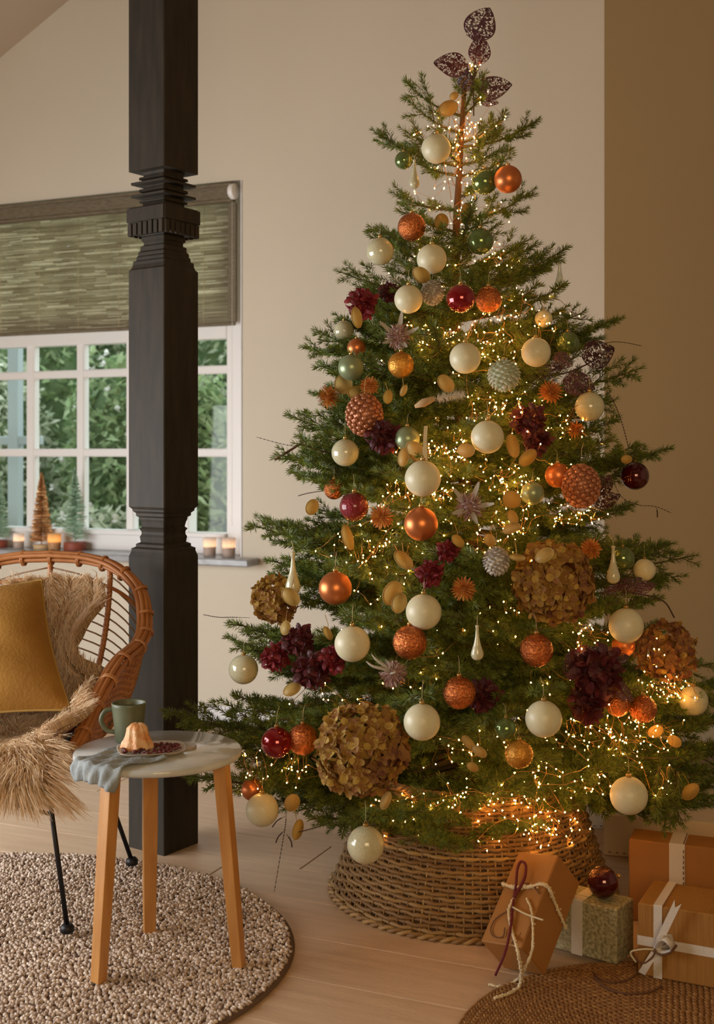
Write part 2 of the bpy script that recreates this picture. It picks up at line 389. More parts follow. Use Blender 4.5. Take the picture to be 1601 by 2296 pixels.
mb = MB(); z = zb0
while z < casz+.02:
    h_ = random.uniform(.0045, .0075); x = bL
    while x < bR-.04:
        l = min(random.uniform(.05, .22), bR-.038-x)
        mb.box((x+l/2, .045+random.uniform(-.0015, .0015), z), (l, .003+random.uniform(0, .002), h_*random.uniform(.98, 1.12))); x += l
    z += h_
o = mb.build('reed', M_reed, bl, smooth=False); o['kind'] = 'stuff'
mb = MB(); mb.box(((bL+bR)/2, .045, zb0-.008), (bR-bL-.02, .012, .016), bev=.003); mb.build('bottom_bar', M_cass, bl, smooth=False)
for u in np.arange(bL+.1, bR, .24):
    mb = MB(); mb.tube([(u, .041, zb0), (u, .041, casz)], .0013, 4); mb.build('stitching_thread', M_thread, bl)
ch = wu(519, -.01); mb = MB(); zz = zb0-.95
pts = [(ch, -.004, z_) for z_ in np.linspace(zz, casz, 150)]
for p in pts: mb.sphere(p, .0019, 6, 4)
mb.tube([pts[0], pts[-1]], .0006, 4)
o = mb.build('bead_chain', M_white, bl)
# ------------------------------------------------------------------ dark turned post
pc = FL(368, 1920)           # front bottom corner
fw = .157; th_ = math.radians(35)
ax = Vector((-math.cos(th_), math.sin(th_), 0)); ay = Vector((math.sin(th_), math.cos(th_), 0))
pcen = pc+(ax+ay)*fw/2
post = thing('timber_post', 'dark brown square timber post with carved collars standing on the floor', 'post', M=basis(-ax, ay, (0, 0, 1), pcen))
def pz(py): return H+(CY-py)/F*(pcen.y-.06)
def sq(prof, r0=0):   # prof: list (half width fraction of fw/2, z)
    V = []; e = .012
    for (k, z) in prof:
        h_ = fw/2*k; q = min(e, h_*.2)*.25
        for (x, y) in ((h_, h_-q), (h_-q, h_), (-h_+q, h_), (-h_, h_-q), (-h_, -h_+q), (-h_+q, -h_), (h_-q, -h_), (h_, -h_+q)): V.append((x, y, z))
    n = 8; m = len(prof)
    Fc = [(i*n+k, i*n+(k+1) % n, (i+1)*n+(k+1) % n, (i+1)*n+k) for i in range(m-1) for k in range(n)]
    Fc += [tuple(range(n-1, -1, -1)), tuple(range((m-1)*n, m*n))]
    return V, Fc
def sqpart(name, prof):
    b = MB(); V, Fc = sq(prof); b.add(V, Fc); return b.build(name, M_post, post, smooth=False)
sqpart('lower_shaft', [(1, 0), (1, pz(1250))])
sqpart('carved_base', [(1, pz(1250)), (.93, pz(1238)), (.93, pz(1232)), (.80, pz(1228)), (.80, pz(1222)), (.66, pz(1218)), (.69, pz(1206)), (.64, pz(1200)), (.64, pz(1194)), (.70, pz(1188)), (.62, pz(1183)), (.66, pz(1172)), (.70, pz(1166)), (.70, pz(1162)), (.80, pz(1158)), (.80, pz(1152)), (.90, pz(1147)), (.90, pz(1143)), (1, pz(1137))])
sqpart('middle_shaft', [(1, pz(1137)), (1, pz(603))])
sqpart('carved_neck', [(1, pz(603)), (.92, pz(598)), (.88, pz(590)), (.88, pz(583)), (.79, pz(580)), (.79, pz(573)), (.74, pz(569)), (.74, pz(562)), (.67, pz(558)), (.67, pz(548)), (.57, pz(545)), (.57, pz(538)), (.64, pz(535)), (.64, pz(527)), (.60, pz(524)), (.60, pz(520))])
col = sqpart('notched_collar', [(.98, pz(521)), (1, pz(518)), (1, pz(464)), (.98, pz(461))])
# notches: dark recessed slots cut as thin proud teeth between them
for side in range(4):
    R = Matrix.Rotation(side*PI/2, 4, 'Z')
    for k in range(7):
        x0 = -fw/2+fw*(k+.5)/7
        hgt = (pz(496)-pz(524))*random.uniform(.9, 1.1)
        b = MB(); b.box((x0, -fw/2-.002, pz(525)+hgt/2), (fw/7-.006, .008, hgt), M=R, bev=.001)
        b.build('tooth', M_post, post, smooth=False)
    b = MB(); b.box((0, -fw/2-.002, (pz(496)+pz(464))/2+.001), (fw+.004, .008, pz(464)-pz(496)-.002), M=R, bev=.001); b.build('collar_band', M_post, post, smooth=False)
prof = [(.60, pz(461))]
for (y0, k) in ((455, .60), (450, .60), (448, .70), (444, .70), (442, .58), (438, .58), (437, .94), (432, .94), (430, .60), (426, .60), (424, .72), (418, .70), (416, .58), (410, .58), (409, .94), (404, .94), (402, .60), (398, .60), (396, .72), (391, .70), (389, .58), (384, .58), (381, .62), (378, .62)): prof.append((k, pz(y0)))
sqpart('ringed_neck', prof)
sqpart('upper_shaft', [(1, pz(379)), (1, Zt)])
# ------------------------------------------------------------------ sill things
def bottle_brush(px, py0, py1, hw, matb, mats, label, base_r, base_h, nm):
    off = .06; u = wu(px, -.03+off); z0 = oB
    d = wp(u, 0, .03).y
    h_ = (py0-py1)/F*d; t = thing(nm, label, 'ornament', loc=wp(u, z0, .03))
    b = MB(); b.lathe([(base_r*.97, 0), (base_r, .003), (base_r, base_h-.003), (base_r*.97, base_h)], 24); b.build('base', mats, t)
    b = MB(); b.tube([(0, 0, base_h), (0, 0, h_)], [.003, .0015], 6); b.build('stem', matb, t)
    b = MB(); R0 = hw/F*d
    n = 1500 if nm == 'copper_brush_tree' else 1100
    for i in range(n):
        k = random.random()**.8; z = base_h+.012+(h_-base_h-.014)*k
        rr = R0*(1-k)**.8*(.78+.22*abs(math.sin(k*38)))+.003
        if nm != 'copper_brush_tree': rr *= random.uniform(.5, 1.1)
        a = random.random()*2*PI; dr = Vector((math.cos(a), math.sin(a), random.uniform(-.1, .25))).normalized()
        w_ = .0013; pz_ = Vector((0, 0, z)); s_ = Vector((-dr.y, dr.x, 0))*w_; q = pz_+dr*rr
        b.add([pz_+s_, pz_-s_, q-s_*.6, q+s_*.6], [(0, 1, 2, 3)])
        b.add([pz_+Vector((0, 0, w_)), pz_-Vector((0, 0, w_)), q-Vector((0, 0, w_)), q+Vector((0, 0, w_))], [(0, 1, 2, 3)])
    o = b.build('bristles', matb, t, smooth=False); o['kind'] = 'stuff'
    return t
bottle_brush(93, 1238, 1066, 27, M_brush, mat('pale_wood_base', (.6, .42, .22), .6), 'copper bottle-brush tree on a pale round base on the window sill', .04, .022, 'copper_brush_tree')
bottle_brush(168, 1243, 1056, 34, M_brushg, M_disc, 'green wire tree on a brick-red disc, on the sill beside the dark post', .055, .04, 'green_brush_tree')
bottle_brush(-2, 1240, 1075, 30, M_brushg, M_disc, 'green wire tree on a brick-red disc cut by the left photo edge', .042, .036, 'green_brush_tree')
def tealight(px, hh, rr, label, matg=M_tlg):
    u = wu(px, .0); t = thing('tealight_glass', label, 'candle holder', loc=wp(u, oB, .0), group='tealights on the window sill')
    b = MB(); b.lathe([(rr*.86, 0), (rr*.9, .004), (rr, hh), (rr*.94, hh), (rr*.84, .008), (.001, .008)], 28, cap=False); b.build('cup', matg, t)
    b = MB(); b.lathe([(rr*.8, .009), (rr*.84, hh*.5), (rr*.5, hh*.48), (.001, hh*.47)], 24); b.build('wax', M_wax, t)
    b = MB(); b.sphere((0, 0, hh*.66), rr*.2, 10, 8, sc=(1, 1, 2)); b.build('flame', M_candle, t)
tealight(470, .088, .032, 'lit tealight glass on the sill just right of the dark post')
tealight(513, .088, .032, 'lit tealight glass nearest the right end of the window sill')
tealight(42, .078, .028, 'white lit tealight glass left of the copper bottle-brush tree')
tealight(122, .082, .034, 'amber tealight glass between the copper and the green sill trees', mat('amber_tealight_glass', (.92, .68, .40), .3, trans=.75))
# ------------------------------------------------------------------ garden outside
M_leafs = [mat('garden_leaf_%s' % n, c, .5, island=[c, c2, c3], trans=.35) for n, c, c2, c3 in (
    ('mid', (.24, .36, .15), (.44, .52, .30), (.14, .23, .10)), ('pale', (.48, .54, .36), (.74, .75, .62), (.24, .32, .18)), ('deep', (.14, .22, .12), (.26, .34, .20), (.44, .50, .38)))]  # leaf tones paled and greyed, haze and pane reflection put into the colour
M_earth = mat('garden_ground', (.16, .19, .08), .95, var=(.22, .26, .1), vscale=3)
mb = MB(); mb.box((0, 11, -.35), (16, 11, .1)); o = mb.build('garden_ground', M_earth, smooth=False); o['kind'] = 'structure'
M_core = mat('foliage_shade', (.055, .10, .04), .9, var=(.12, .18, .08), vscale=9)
def shrub(c, rad, n, m, label, flowers=0):
    t = thing('garden_shrub', label, 'shrub', loc=c, group='shrubs seen through the window')
    b = MB()
    for k in range(5):
        a = k*1.3; b.tube([(0, 0, 0), (rad[0]*.5*math.cos(a), rad[1]*.5*math.sin(a), rad[2]*.8), (rad[0]*.7*math.cos(a), rad[1]*.7*math.sin(a), rad[2]*1.3)], [.02, .012, .005], 5)
    b.build('stem', M_twig, t)
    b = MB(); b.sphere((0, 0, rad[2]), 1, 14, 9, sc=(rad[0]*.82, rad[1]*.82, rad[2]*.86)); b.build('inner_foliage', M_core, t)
    b = MB(); V = []; Fc = []
    for i in range(n):
        v = rng.normal(size=3); v /= np.linalg.norm(v)
        if v[1] > .35: v[1] = -v[1]
        r = rng.uniform(.78, 1.06)*(.92+.12*math.sin(v[0]*7+v[2]*5)*math.cos(v[1]*6))
        p = np.array([v[0]*rad[0]*r, v[1]*rad[1]*r, rad[2]+v[2]*rad[2]*r])
        q = Euler((random.uniform(-1, 1), random.uniform(-1, 1), random.uniform(0, 6.3))).to_matrix(); s_ = random.uniform(.025, .06)
        for c4 in ((-1, 0, 0), (0, -.5, .12), (1, 0, 0), (0, .5, .12)): V.append(tuple(p+np.array(q @ (Vector(c4)*s_))))
        k = 4*i; Fc.append((k, k+1, k+2, k+3))
    b.add(V, Fc); o = b.build('leaves', m, t, smooth=False); o['kind'] = 'stuff'
    if flowers:
        b = MB()
        for i in range(flowers):
            v = rng.normal(size=3); v /= np.linalg.norm(v); v[1] = -abs(v[1])
            for q in range(5):
                p = Vector((v[0]*rad[0]*1.03, v[1]*rad[1]*1.03, rad[2]+v[2]*rad[2]*.98)); d_ = Vector((random.gauss(0, 1), random.gauss(-1, .4), random.gauss(0, 1))).normalized()
                petal(b, align(d_, (0, 0, 1), p), .035, .016, .6)
        b.build('blossom', M_white, t, smooth=False)
gd = [(-3.5, 7.9, .50, .4, .75, 2, 2600, 0), (-2.75, 8.7, .62, .4, 1.15, 1, 3800, 20), (-2.35, 7.6, .42, .35, .50, 1, 2200, 30), (-1.65, 8.5, .48, .4, 1.15, 0, 3400, 30),
      (-1.62, 7.35, .42, .35, .62, 1, 2400, 30), (-.98, 7.6, .36, .4, 1.05, 0, 3000, 14), (-5.2, 9.8, 1.0, .6, 2.0, 2, 4000, 0), (-2.75, 9.4, .75, .5, 2.1, 0, 4600, 20), (-3.4, 10.6, .95, .6, 2.1, 0, 4000, 0), (-1.6, 10.1, .95, .6, 2.0, 1, 5000, 30), (.0, 9.6, .9, .6, 1.9, 0, 4000, 10)]
gl = ['deep green shrub at the far left of the window view', 'tall pale green shrub behind the copper sill tree', 'pale flowering shrub low behind the green sill tree', 'tall mid green shrub with pale flowers behind the post', 'pale flowering shrub low, just left of the post', 'mid green shrub filling the right-hand window panes', 'large dark hedge mass far off at the left panes', 'tall green bush filling the gap behind the copper sill tree', 'broad green hedge furthest back in the garden centre', 'broad pale hedge furthest back behind the dark post', 'tall green shrub furthest right in the garden']
for g, l in zip(gd, gl): shrub((g[0], g[1], -.3), (g[2], g[3], g[4]), g[6], M_leafs[g[5]], l, g[7])
M_blue = mat('blue_grey_board', (.42, .50, .54), .6)
t = thing('garden_trellis', 'pale blue-grey timber garden screen with posts seen through the window', 'trellis', loc=(-2.55, 7.15, -.3), rz=-.35)
for x in (-.62, -.5, .12, .62):
    b = MB(); b.box((x, 0, 1.15), (.07 if x > -.4 else .10, .06, 2.3), bev=.005); b.build('post', M_blue, t, smooth=False)
b = MB(); b.box((.05, 0, 1.62), (1.5, .04, .05), bev=.005); b.build('rail', M_blue, t, smooth=False)
# ------------------------------------------------------------------ rugs
rg = thing('round_pebbled_rug', 'round grey-beige pebbly wool rug under the side table and rattan chair', 'rug', loc=(-1.026, 3.007, 0))
RA, RB = .867, .722
mb = MB(); V = [(RA*k*math.cos(a), RB*k*math.sin(a), z) for k, z in ((1.0, 0), (1.004, .004), (.995, .009)) for a in np.linspace(0, 2*PI, 96, endpoint=False)]
n = 96; mb.add(V, [(i*n+k, i*n+(k+1) % n, (i+1)*n+(k+1) % n, (i+1)*n+k) for i in range(2) for k in range(n)]+[tuple(range(2*n, 3*n))]); mb.build('backing', M_rugb, rg)
def nubV(seg=6):
    b = MB(); b.sphere((0, 0, 0), 1, seg, 4); return np.concatenate(b.v), b.f
NV, NF = nubV()
def nubs(name, items, m, parent):
    """items: (x,y,z,sx,sy,sz,rot)"""
    A = np.array(items); c, s = np.cos(A[:, 6]), np.sin(A[:, 6])
    X = NV[None, :, 0]*A[:, 3:4]; Y = NV[None, :, 1]*A[:, 4:5]; Z = NV[None, :, 2]*A[:, 5:6]
    V = np.stack([X*c[:, None]-Y*s[:, None]+A[:, 0:1], X*s[:, None]+Y*c[:, None]+A[:, 1:2], Z+A[:, 2:3]], -1).reshape(-1, 3)
    k = len(NV); b = MB(); b.v = [V]; b.n = len(V)
    b.f = [tuple(i*k+q for q in f) for i in range(len(A)) for f in NF]; b.m = [0]*len(b.f)
    o = b.build(name, m, parent); o['kind'] = 'stuff'; return o
it = []; ring = 0
for kk in np.arange(.01, .992, .0082/.79):
    per = 2*PI*kk*math.sqrt((RA**2+RB**2)/2); cnt = max(4, int(per/.0112))
    for i in range(cnt):
        a = 2*PI*(i+random.uniform(-.3, .3))/cnt
        x, y = RA*kk*math.cos(a), RB*kk*math.sin(a)
        if x < -.5: continue
        it.append((x+random.gauss(0, .0026), y+random.gauss(0, .0026), .010+random.uniform(-.001, .0035), random.uniform(.0046, .0082), random.uniform(.0033, .005), random.uniform(.0036, .0058), a+PI/2+random.choice((-1, 1))*random.uniform(.2, 1.6)))
nubs('wool_loops', it, M_pile, rg)
jr = thing('round_jute_rug', 'round brown braided jute rug under the wrapped gifts, bottom right', 'rug', loc=(.66, 2.47, 0))
mb = MB(); JR = .464; mb.lathe([(JR-.004, .0), (JR, .003), (JR-.003, .006)], 96); mb.build('backing', M_rugb, jr)
it = []; k = 0
for r_ in np.arange(JR-.008, .02, -.0155):
    cnt = int(2*PI*r_/.0135); k += 1
    for i in range(cnt):
        a = 2*PI*(i+.5*(k % 2))/cnt
        for sg in (-1, 1):
            rr = r_+sg*.0038
            it.append((rr*math.cos(a+sg*.004), rr*math.sin(a+sg*.004), .008, .0090, .0042, .0048, a+PI/2-sg*.55))
nubs('jute_braid', it, M_jute, jr)
# ------------------------------------------------------------------ basket
TC = Vector((.33, 3.465, 0))
bk = thing('seagrass_tree_collar', 'tapered woven seagrass basket collar around the foot of the tree', 'basket', loc=TC)
BH = .34; NR = 31; NS = 54; rb0, rt0 = .405, .285
def brad(z): return rb0+(rt0-rb0)*(z/BH)**.9
mb = MB()
for r_ in range(NR):
    z = .008+(BH-.016)*r_/(NR-1); pts = []
    nn = NS*4
    for i in range(nn):
        a = 2*PI*i/nn; pts.append(((brad(z)+.0042*math.sin(i*PI/4*1+PI*(r_ % 2)))*math.cos(a), (brad(z)+.0042*math.sin(i*PI/4+PI*(r_ % 2)))*math.sin(a), z+.0012*math.sin(i*1.7+r_)))
    mb.tube(pts, [  .0058+.0009*math.sin(i*PI/2+r_) for i in range(nn)], 5, closed=True)
o = mb.build('weave', M_weave, bk); o['kind'] = 'stuff'
mb = MB(); mb.lathe([(rb0-.014, .004), (rt0-.014, BH-.01)], 64, cap=False); mb.build('lining', M_rugb, bk)
mb = MB()
for i in range(NS*2):
    a = 2*PI*(i+.5)/(NS*2); mb.tube([((brad(z))*math.cos(a), (brad(z))*math.sin(a), z) for z in np.linspace(0, BH, 5)], .003, 5)
o = mb.build('stakes', M_weave, bk); o['kind'] = 'stuff'
for nm, z, rr in (('base_rim', .007, rb0), ('top_rim', BH, rt0)):
    mb = MB()
    for ph in (0, PI):
        mb.tube([((rr+.006*math.cos(i*.9+ph))*math.cos(2*PI*i/300), (rr+.006*math.cos(i*.9+ph))*math.sin(2*PI*i/300), z+.005*math.sin(i*.9+ph)) for i in range(300)], .006, 5, closed=True)
    mb.build(nm, M_weave, bk)
# ------------------------------------------------------------------ rattan chair
CC = Vector((-.987, 3.37, .012)); CM = basis((.990, -.139, 0), (.139, .990, 0), (0, 0, 1), CC)
chair = thing('rattan_chair', 'rattan shell armchair on thin black metal legs beside the dark post', 'chair', M=CM)
ctrl = [(0, .33, .925), (.12, .328, .918), (.22, .31, .892), (.30, .28, .83), (.33, .24, .742), (.335, .18, .69), (.315, .06, .655), (.31, -.08, .594), (.31, -.2, .525), (.295, -.29, .475), (.2, -.36, .44), (0, -.385, .42)]
half = bez(ctrl, 60)
rim = half+[Vector((-p.x, p.y, p.z)) for p in reversed(half[1:-1])]; NRIM = len(rim)   # closed, starts at back top, goes right
SC = Vector((0, -.02, .355))
def shell(ui, v):
    """ui index along rim (float), v 0 centre..1 rim"""
    i = int(ui) % NRIM; f = ui-int(ui); c = rim[i].lerp(rim[(i+1) % NRIM], f)
    k = math.sin(v*PI/2)**.85; g = 1-math.cos(v*PI/2)
    g = g**1.15
    return Vector((SC.x+(c.x-SC.x)*k, SC.y+(c.y-SC.y)*k, SC.z+(c.z-SC.z)*g))
# rim of wrapped canes
for (dr, dz, rr) in ((-.019, .0, .0072), (-.007, .006, .0078), (.006, .004, .0078), (.017, -.006, .0072), (.008, -.017, .007), (-.010, -.014, .0065)):
    b = MB(); pts = []
    for i in range(NRIM):
        c = rim[i]; out = Vector((c.x, c.y-.0, 0)).normalized(); pts.append(c+out*dr+Vector((0, 0, dz)))
    b.tube(pts, rr, 8, closed=True); b.build('rim_cane', M_rattan, chair)
b = MB(); # fine wrapping rings on rim
for i in range(0, NRIM, 4):
    for f in (0, .14, .28):
        c = rim[i].lerp(rim[(i+1) % NRIM], f); t = (rim[(i+1) % NRIM]-rim[i]).normalized(); out = Vector((c.x, c.y, 0)).normalized()
        c = c+out*.003+Vector((0, 0, -.008)); M_ = alignz(t, c)
        b.lathe([(.022, -.0022), (.0255, -.0009), (.0255, .0009), (.022, .0022)], 10, M=M_, cap=False)
o = b.build('cane_binding', M_rattan, chair); o['kind'] = 'stuff'
b = MB(); pts = [shell(i, .93)+Vector((0, 0, -.004)) for i in range(NRIM)]; b.tube(pts, .006, 6, closed=True); b.build('inner_ring', M_rattan, chair)
for ui in (0, 9.5, 19, 28, 36, 44, 52, NRIM-9.5, NRIM-19, NRIM-28, NRIM-36, NRIM-44, NRIM-52, 60):
    b = MB(); b.tube([shell(ui, v) for v in np.linspace(.12, 1, 18)], .0085, 8); b.build('rib', M_rattan, chair)
    b = MB()
    for v in np.linspace(.3, .98, 40):
        c = shell(ui, v); t = shell(ui, v+.01)-c; b.lathe([(.0085, -.0022), (.0108, 0), (.0085, .0022)], 8, M=alignz(t, c), cap=False)
    o = b.build('rib_binding', M_rattan, chair); o['kind'] = 'stuff'
# chevron sticks between the ribs of the back
spans = [(-28, -19), (-19, -9.5), (-9.5, 0), (0, 9.5), (9.5, 19), (19, 28), (28, 34)]
for a_, b_ in spans:
    for v in np.arange(.5, .97, .033 if abs(a_) < 30 else .05):
        mid = (a_+b_)/2
        e0, e1 = (v, v-.035) if mid > 0 else (v-.035, v)
        b = MB(); b.tube([shell((a_+(b_-a_)*t) % NRIM, e0+(e1-e0)*t) for t in np.linspace(0, 1, 6)], .0026, 5); b.build('slat', M_cane, chair)
# dense woven side panels (outer skirt) under both arms
for sgn in (1, -1):
    b = MB(); nu = 34; rowsn = 15
    for r_ in range(rowsn):
        pts = []
        for i in range(nu*2):
            ui = 27+i*(23/(nu*2)); ui = ui if sgn > 0 else NRIM-ui
            c = rim[int(ui) % NRIM].lerp(rim[(int(ui)+1) % NRIM], ui-int(ui)); out = Vector((sgn, .35, 0)).normalized()
            drop = (.022+r_*.0085)*(1.0 if i < nu else max(.25, 1-(i-nu)/nu*.8))*(.55+.45*min(1, i/8))
            p = c+out*(.014-.002*r_)+Vector((0, 0, -drop)) + out*(.0035*math.sin(i*PI/2+PI*(r_ % 2))); pts.append(p)
        b.tube(pts, .0048, 5)
    o = b.build('woven_side', M_rattan, chair); o['kind'] = 'stuff'
b = MB(); g = [shell(i*2 % NRIM, v)+Vector((0, 0, -.006)) for i in range(NRIM//2) for v in np.linspace(.0, .5, 6)]; b.grid([tuple(p) for p in g], NRIM//2, 6, closeu=True); b.build('seat_shell', M_cane, chair)
# legs: local foot points
feet = [(.285, -.255), (.285, .255), (-.285, -.255), (-.285, .255)]
tops = [(.20, -.20, .44), (.17, .17, .44), (-.20, -.20, .44), (-.17, .17, .44)]
CMi = CM.inverted()
hub = CMi @ P(-10, 1792, 3.38)
for i, ((fx, fy), tp) in enumerate(zip(feet, tops)):
    b = MB(); b.tube([(fx, fy, .022), tp], .0068, 8); leg = b.build('leg', M_black, chair)
    b = MB(); b.lathe([(.014, .012), (.018, .015), (.018, .026), (.012, .034)], 14, M=Matrix.Translation((fx, fy, 0))); b.build('foot', M_black, leg)
def legpt(i, z):
    a = Vector((*feet[i], .022)); t = Vector(tops[i]); return a.lerp(t, (z-.022)/(t.z-.022))
b = MB(); b.tube([hub, legpt(0, .30)], .0055, 6); b.tube([hub, legpt(2, .30)], .0055, 6); b.build('brace', M_black, chair)
b = MB(); b.tube([hub+Vector((0, 0, .012)), legpt(1, .335)], .0058, 6); b.tube([hub+Vector((0, 0, .012)), legpt(3, .335)], .0058, 6); b.build('brace', M_black, chair)
b = MB(); b.tube([tops[0], tops[1], tops[3], tops[2]], .0068, 8, closed=True); b.build('seat_frame', M_black, chair)
# ------------------------------------------------------------------ sheepskin
sk = thing('sheepskin_throw', 'shaggy tan sheepskin draped over the seat and back of the rattan chair', 'sheepskin', M=CM)
def skin(a, c):
    """a -1..1 across, c 0 (hanging front) .. 1 (up the back)"""
    K = (0, .10, .18, .32, .45, .6, .75, 1); a_ = a*(1+.07*math.sin(c*23)+.05*math.sin(c*41+1.3))
    y = np.interp(c, K, (-.415, -.41, -.37, -.2, -.05, .12, .21, .29)); z = np.interp(c, K, (.405, .445, .47, .445, .43, .47, .62, .85))
    w_ = np.interp(c, K, (.28, .31, .31, .30, .295, .255, .125, .165)); sx = np.interp(c, K, (0, 0, 0, 0, 0, .0, .03, .06))
    l_ = np.interp(c, K, (0, .01, .05, .12, .17, .14, .05, 0))
    return Vector((a_*w_+sx, y-(.05*a*a if c > .6 else 0)+.03*a*a*(1 if c < .2 else 0), z+l_*abs(a)**2.5))
b = MB(); nu, nv = 22, 34; b.grid([tuple(skin(-1+2*i/(nu-1), j/(nv-1))+Vector((0, 0, .006*math.sin(i*2.1)*math.cos(j*1.7)))) for i in range(nu) for j in range(nv)], nu, nv); b.build('hide', M_hide, sk)
b = MB(); V = []; Fc = []; cnt = 0
for i in range(46000):
    a = random.uniform(-1, 1); c = random.uniform(0, 1)
    p = skin(a, c); du = skin(min(a+.02, 1.02), c)-p; dv = skin(a, min(c+.02, 1.01))-p
    nrm = du.cross(dv)
    if nrm.length < 1e-9: continue
    nrm.normalize()
    if nrm.dot(Vector((0, -.6, .8))) < 0: nrm = -nrm
    # clump flow
    fa = math.sin(a*9+c*4)*1.2+math.sin(c*17-a*5)*.9
    flow = (du.normalized()*(math.sin(fa)*.8+a*.5+(1.3*(1 if a > 0 else -1) if abs(a) > .85 else 0))+dv.normalized()*(-.9 if c < .6 else .55)+Vector((0, 0, -.5 if c < .62 else .1)))
    edge = max(abs(a), 0)
    l = random.uniform(.040, .068)
    q1 = p+nrm*l*.5+flow*l*.15+Vector((random.gauss(0, .003), random.gauss(0, .003), 0)); q2 = q1+nrm*l*.12+flow*l*.4+Vector((random.gauss(0, .006), random.gauss(0, .006), random.gauss(0, .005)))
    if c < .08: q2 += Vector((a*.006, -.004, -.018))
    s_ = Vector((random.gauss(0, 1), random.gauss(0, 1), random.gauss(0, .5))).normalized()*.0013
    V += [p-s_, p+s_, q1+s_, q1-s_, q2+s_*.3, q2-s_*.3]; k = 6*cnt; Fc += [(k, k+1, k+2, k+3), (k+3, k+2, k+4, k+5)]; cnt += 1
b.add([tuple(v) for v in V], Fc); o = b.build('fleece', M_fur, sk, smooth=False); o['kind'] = 'stuff'
# ------------------------------------------------------------------ cushion
TR = P(93, 1300, 3.50); BR = P(158, 1592, 3.22); LFT = Vector((-.40, -.03, -.035))
cushion = thing('velvet_cushion', 'square mustard velvet cushion leaning on the sheepskin in the rattan chair', 'cushion')
e1 = LFT; e2 = BR-TR; nrm = e1.cross(e2).normalized()
if nrm.y > 0: nrm = -nrm
def cush(u, v, side):
    k = (1-abs(2*u-1)**2.6)*(1-abs(2*v-1)**2.6)
    pin = 1-.035*(math.sin(PI*u)+math.sin(PI*v))
    uu = .5+(u-.5)*(1-.07*math.sin(PI*v)); vv = .5+(v-.5)*(1-.07*math.sin(PI*u))
    wr = .006*math.sin(u*9+v*6)*math.sin(v*11)
    return TR+e1*uu+e2*vv+nrm*side*(.075*max(k, 0)**.55+wr*k)
n = 26
b = MB()
for sd in (1, -1): b.grid([tuple(cush(i/(n-1), j/(n-1), sd)) for i in range(n) for j in range(n)], n, n)
b.build('cover', M_velvet, cushion)
b = MB(); ed = [(i/20, 0) for i in range(20)]+[(1, i/20) for i in range(20)]+[(1-i/20, 1) for i in range(20)]+[(0, 1-i/20) for i in range(20)]
b.tube([cush(u, v, 0) for u, v in ed], .0035, 6, closed=True); b.build('piping', M_vtrim, cushion)
b = MB(); c0 = TR
for k in range(14): b.tube([c0, c0+Vector((random.uniform(-.01, .016), random.uniform(-.01, .01), random.uniform(-.03, -.005)))], .0008, 4)
b.build('tassel', M_vtrim, cushion)
# ------------------------------------------------------------------ side table
tc = P(355, 1680, 2.953); tz = tc.z
tb = thing('round_side_table', 'small round marble-topped side table on three honey oak legs', 'table', loc=(tc.x, tc.y, 0))
b = MB(); b.lathe([(.001, tz-.018), (.197, tz-.018), (.203, tz-.014), (.205, tz-.009), (.204, tz-.003), (.200, tz), (.001, tz)], 96, cap=False); b.build('tabletop', M_marble, tb)
for (px, py, tx, ty, td) in ((221, 2203, 250, 1750, 2.865), (335, 2090, 337, 1735, 3.06), (536, 2168, 495, 1715, 2.935)):
    ft = FL(px, py, .012)-Vector((tc.x, tc.y, 0)); tpw = P(tx, ty, td); tp = Vector((tpw.x-tc.x, tpw.y-tc.y, tz-.018))
    out = Vector((ft.x, ft.y, 0)).normalized(); sd = Vector((-out.y, out.x, 0))
    V = []
    for (p, w_, d_) in ((Vector((ft.x, ft.y, .014)), .030, .026), (Vector((ft.x, ft.y, .014)).lerp(tp, .5), .036, .030), (tp, .038, .032)):
        for (a, c) in ((-1, -1), (1, -1), (1, 1), (-1, 1)): V.append(p+sd*a*w_/2+out*c*d_/2)
    b = MB(); b.add([tuple(v) for v in V], [(3, 2, 1, 0), (8, 9, 10, 11)]+[(i*4+k, i*4+(k+1) % 4, (i+1)*4+(k+1) % 4, (i+1)*4+k) for i in range(2) for k in range(4)])
    lg = b.build('leg', M_oak, tb, smooth=False)
    bm_ = lg.modifiers.new('bevel', 'BEVEL'); bm_.width = .002; bm_.segments = 2
    b = MB(); b.box((ft.x, ft.y, .010), (.026, .026, .010), bev=.002); b.build('foot_pad', M_cap, lg, smooth=False)
# mug
mc = P(289, 1660, 3.035); mc.z = tz
mg = thing('stoneware_mug', 'sage green stoneware mug standing at the back of the side table', 'mug', loc=mc, rz=0)
b = MB(); b.lathe([(.001, .0), (.032, .0), (.034, .003), (.0385, .05), (.0425, .088), (.044, .096), (.0425, .099), (.040, .096), (.037, .05), (.032, .008), (.001, .007)], 40, cap=False); b.build('body', M_mug, mg)
b = MB(); b.tube(bez([(-.038, -.004, .082), (-.058, -.008, .078), (-.068, -.01, .055), (-.055, -.006, .030), (-.034, -.003, .024)], 20), .0058, 8, flat=.8); b.build('handle', M_mug, mg)
b = MB(); b.lathe([(.001, .084), (.0395, .084)], 32, cap=False); b.build('coffee', M_coffee, mg)
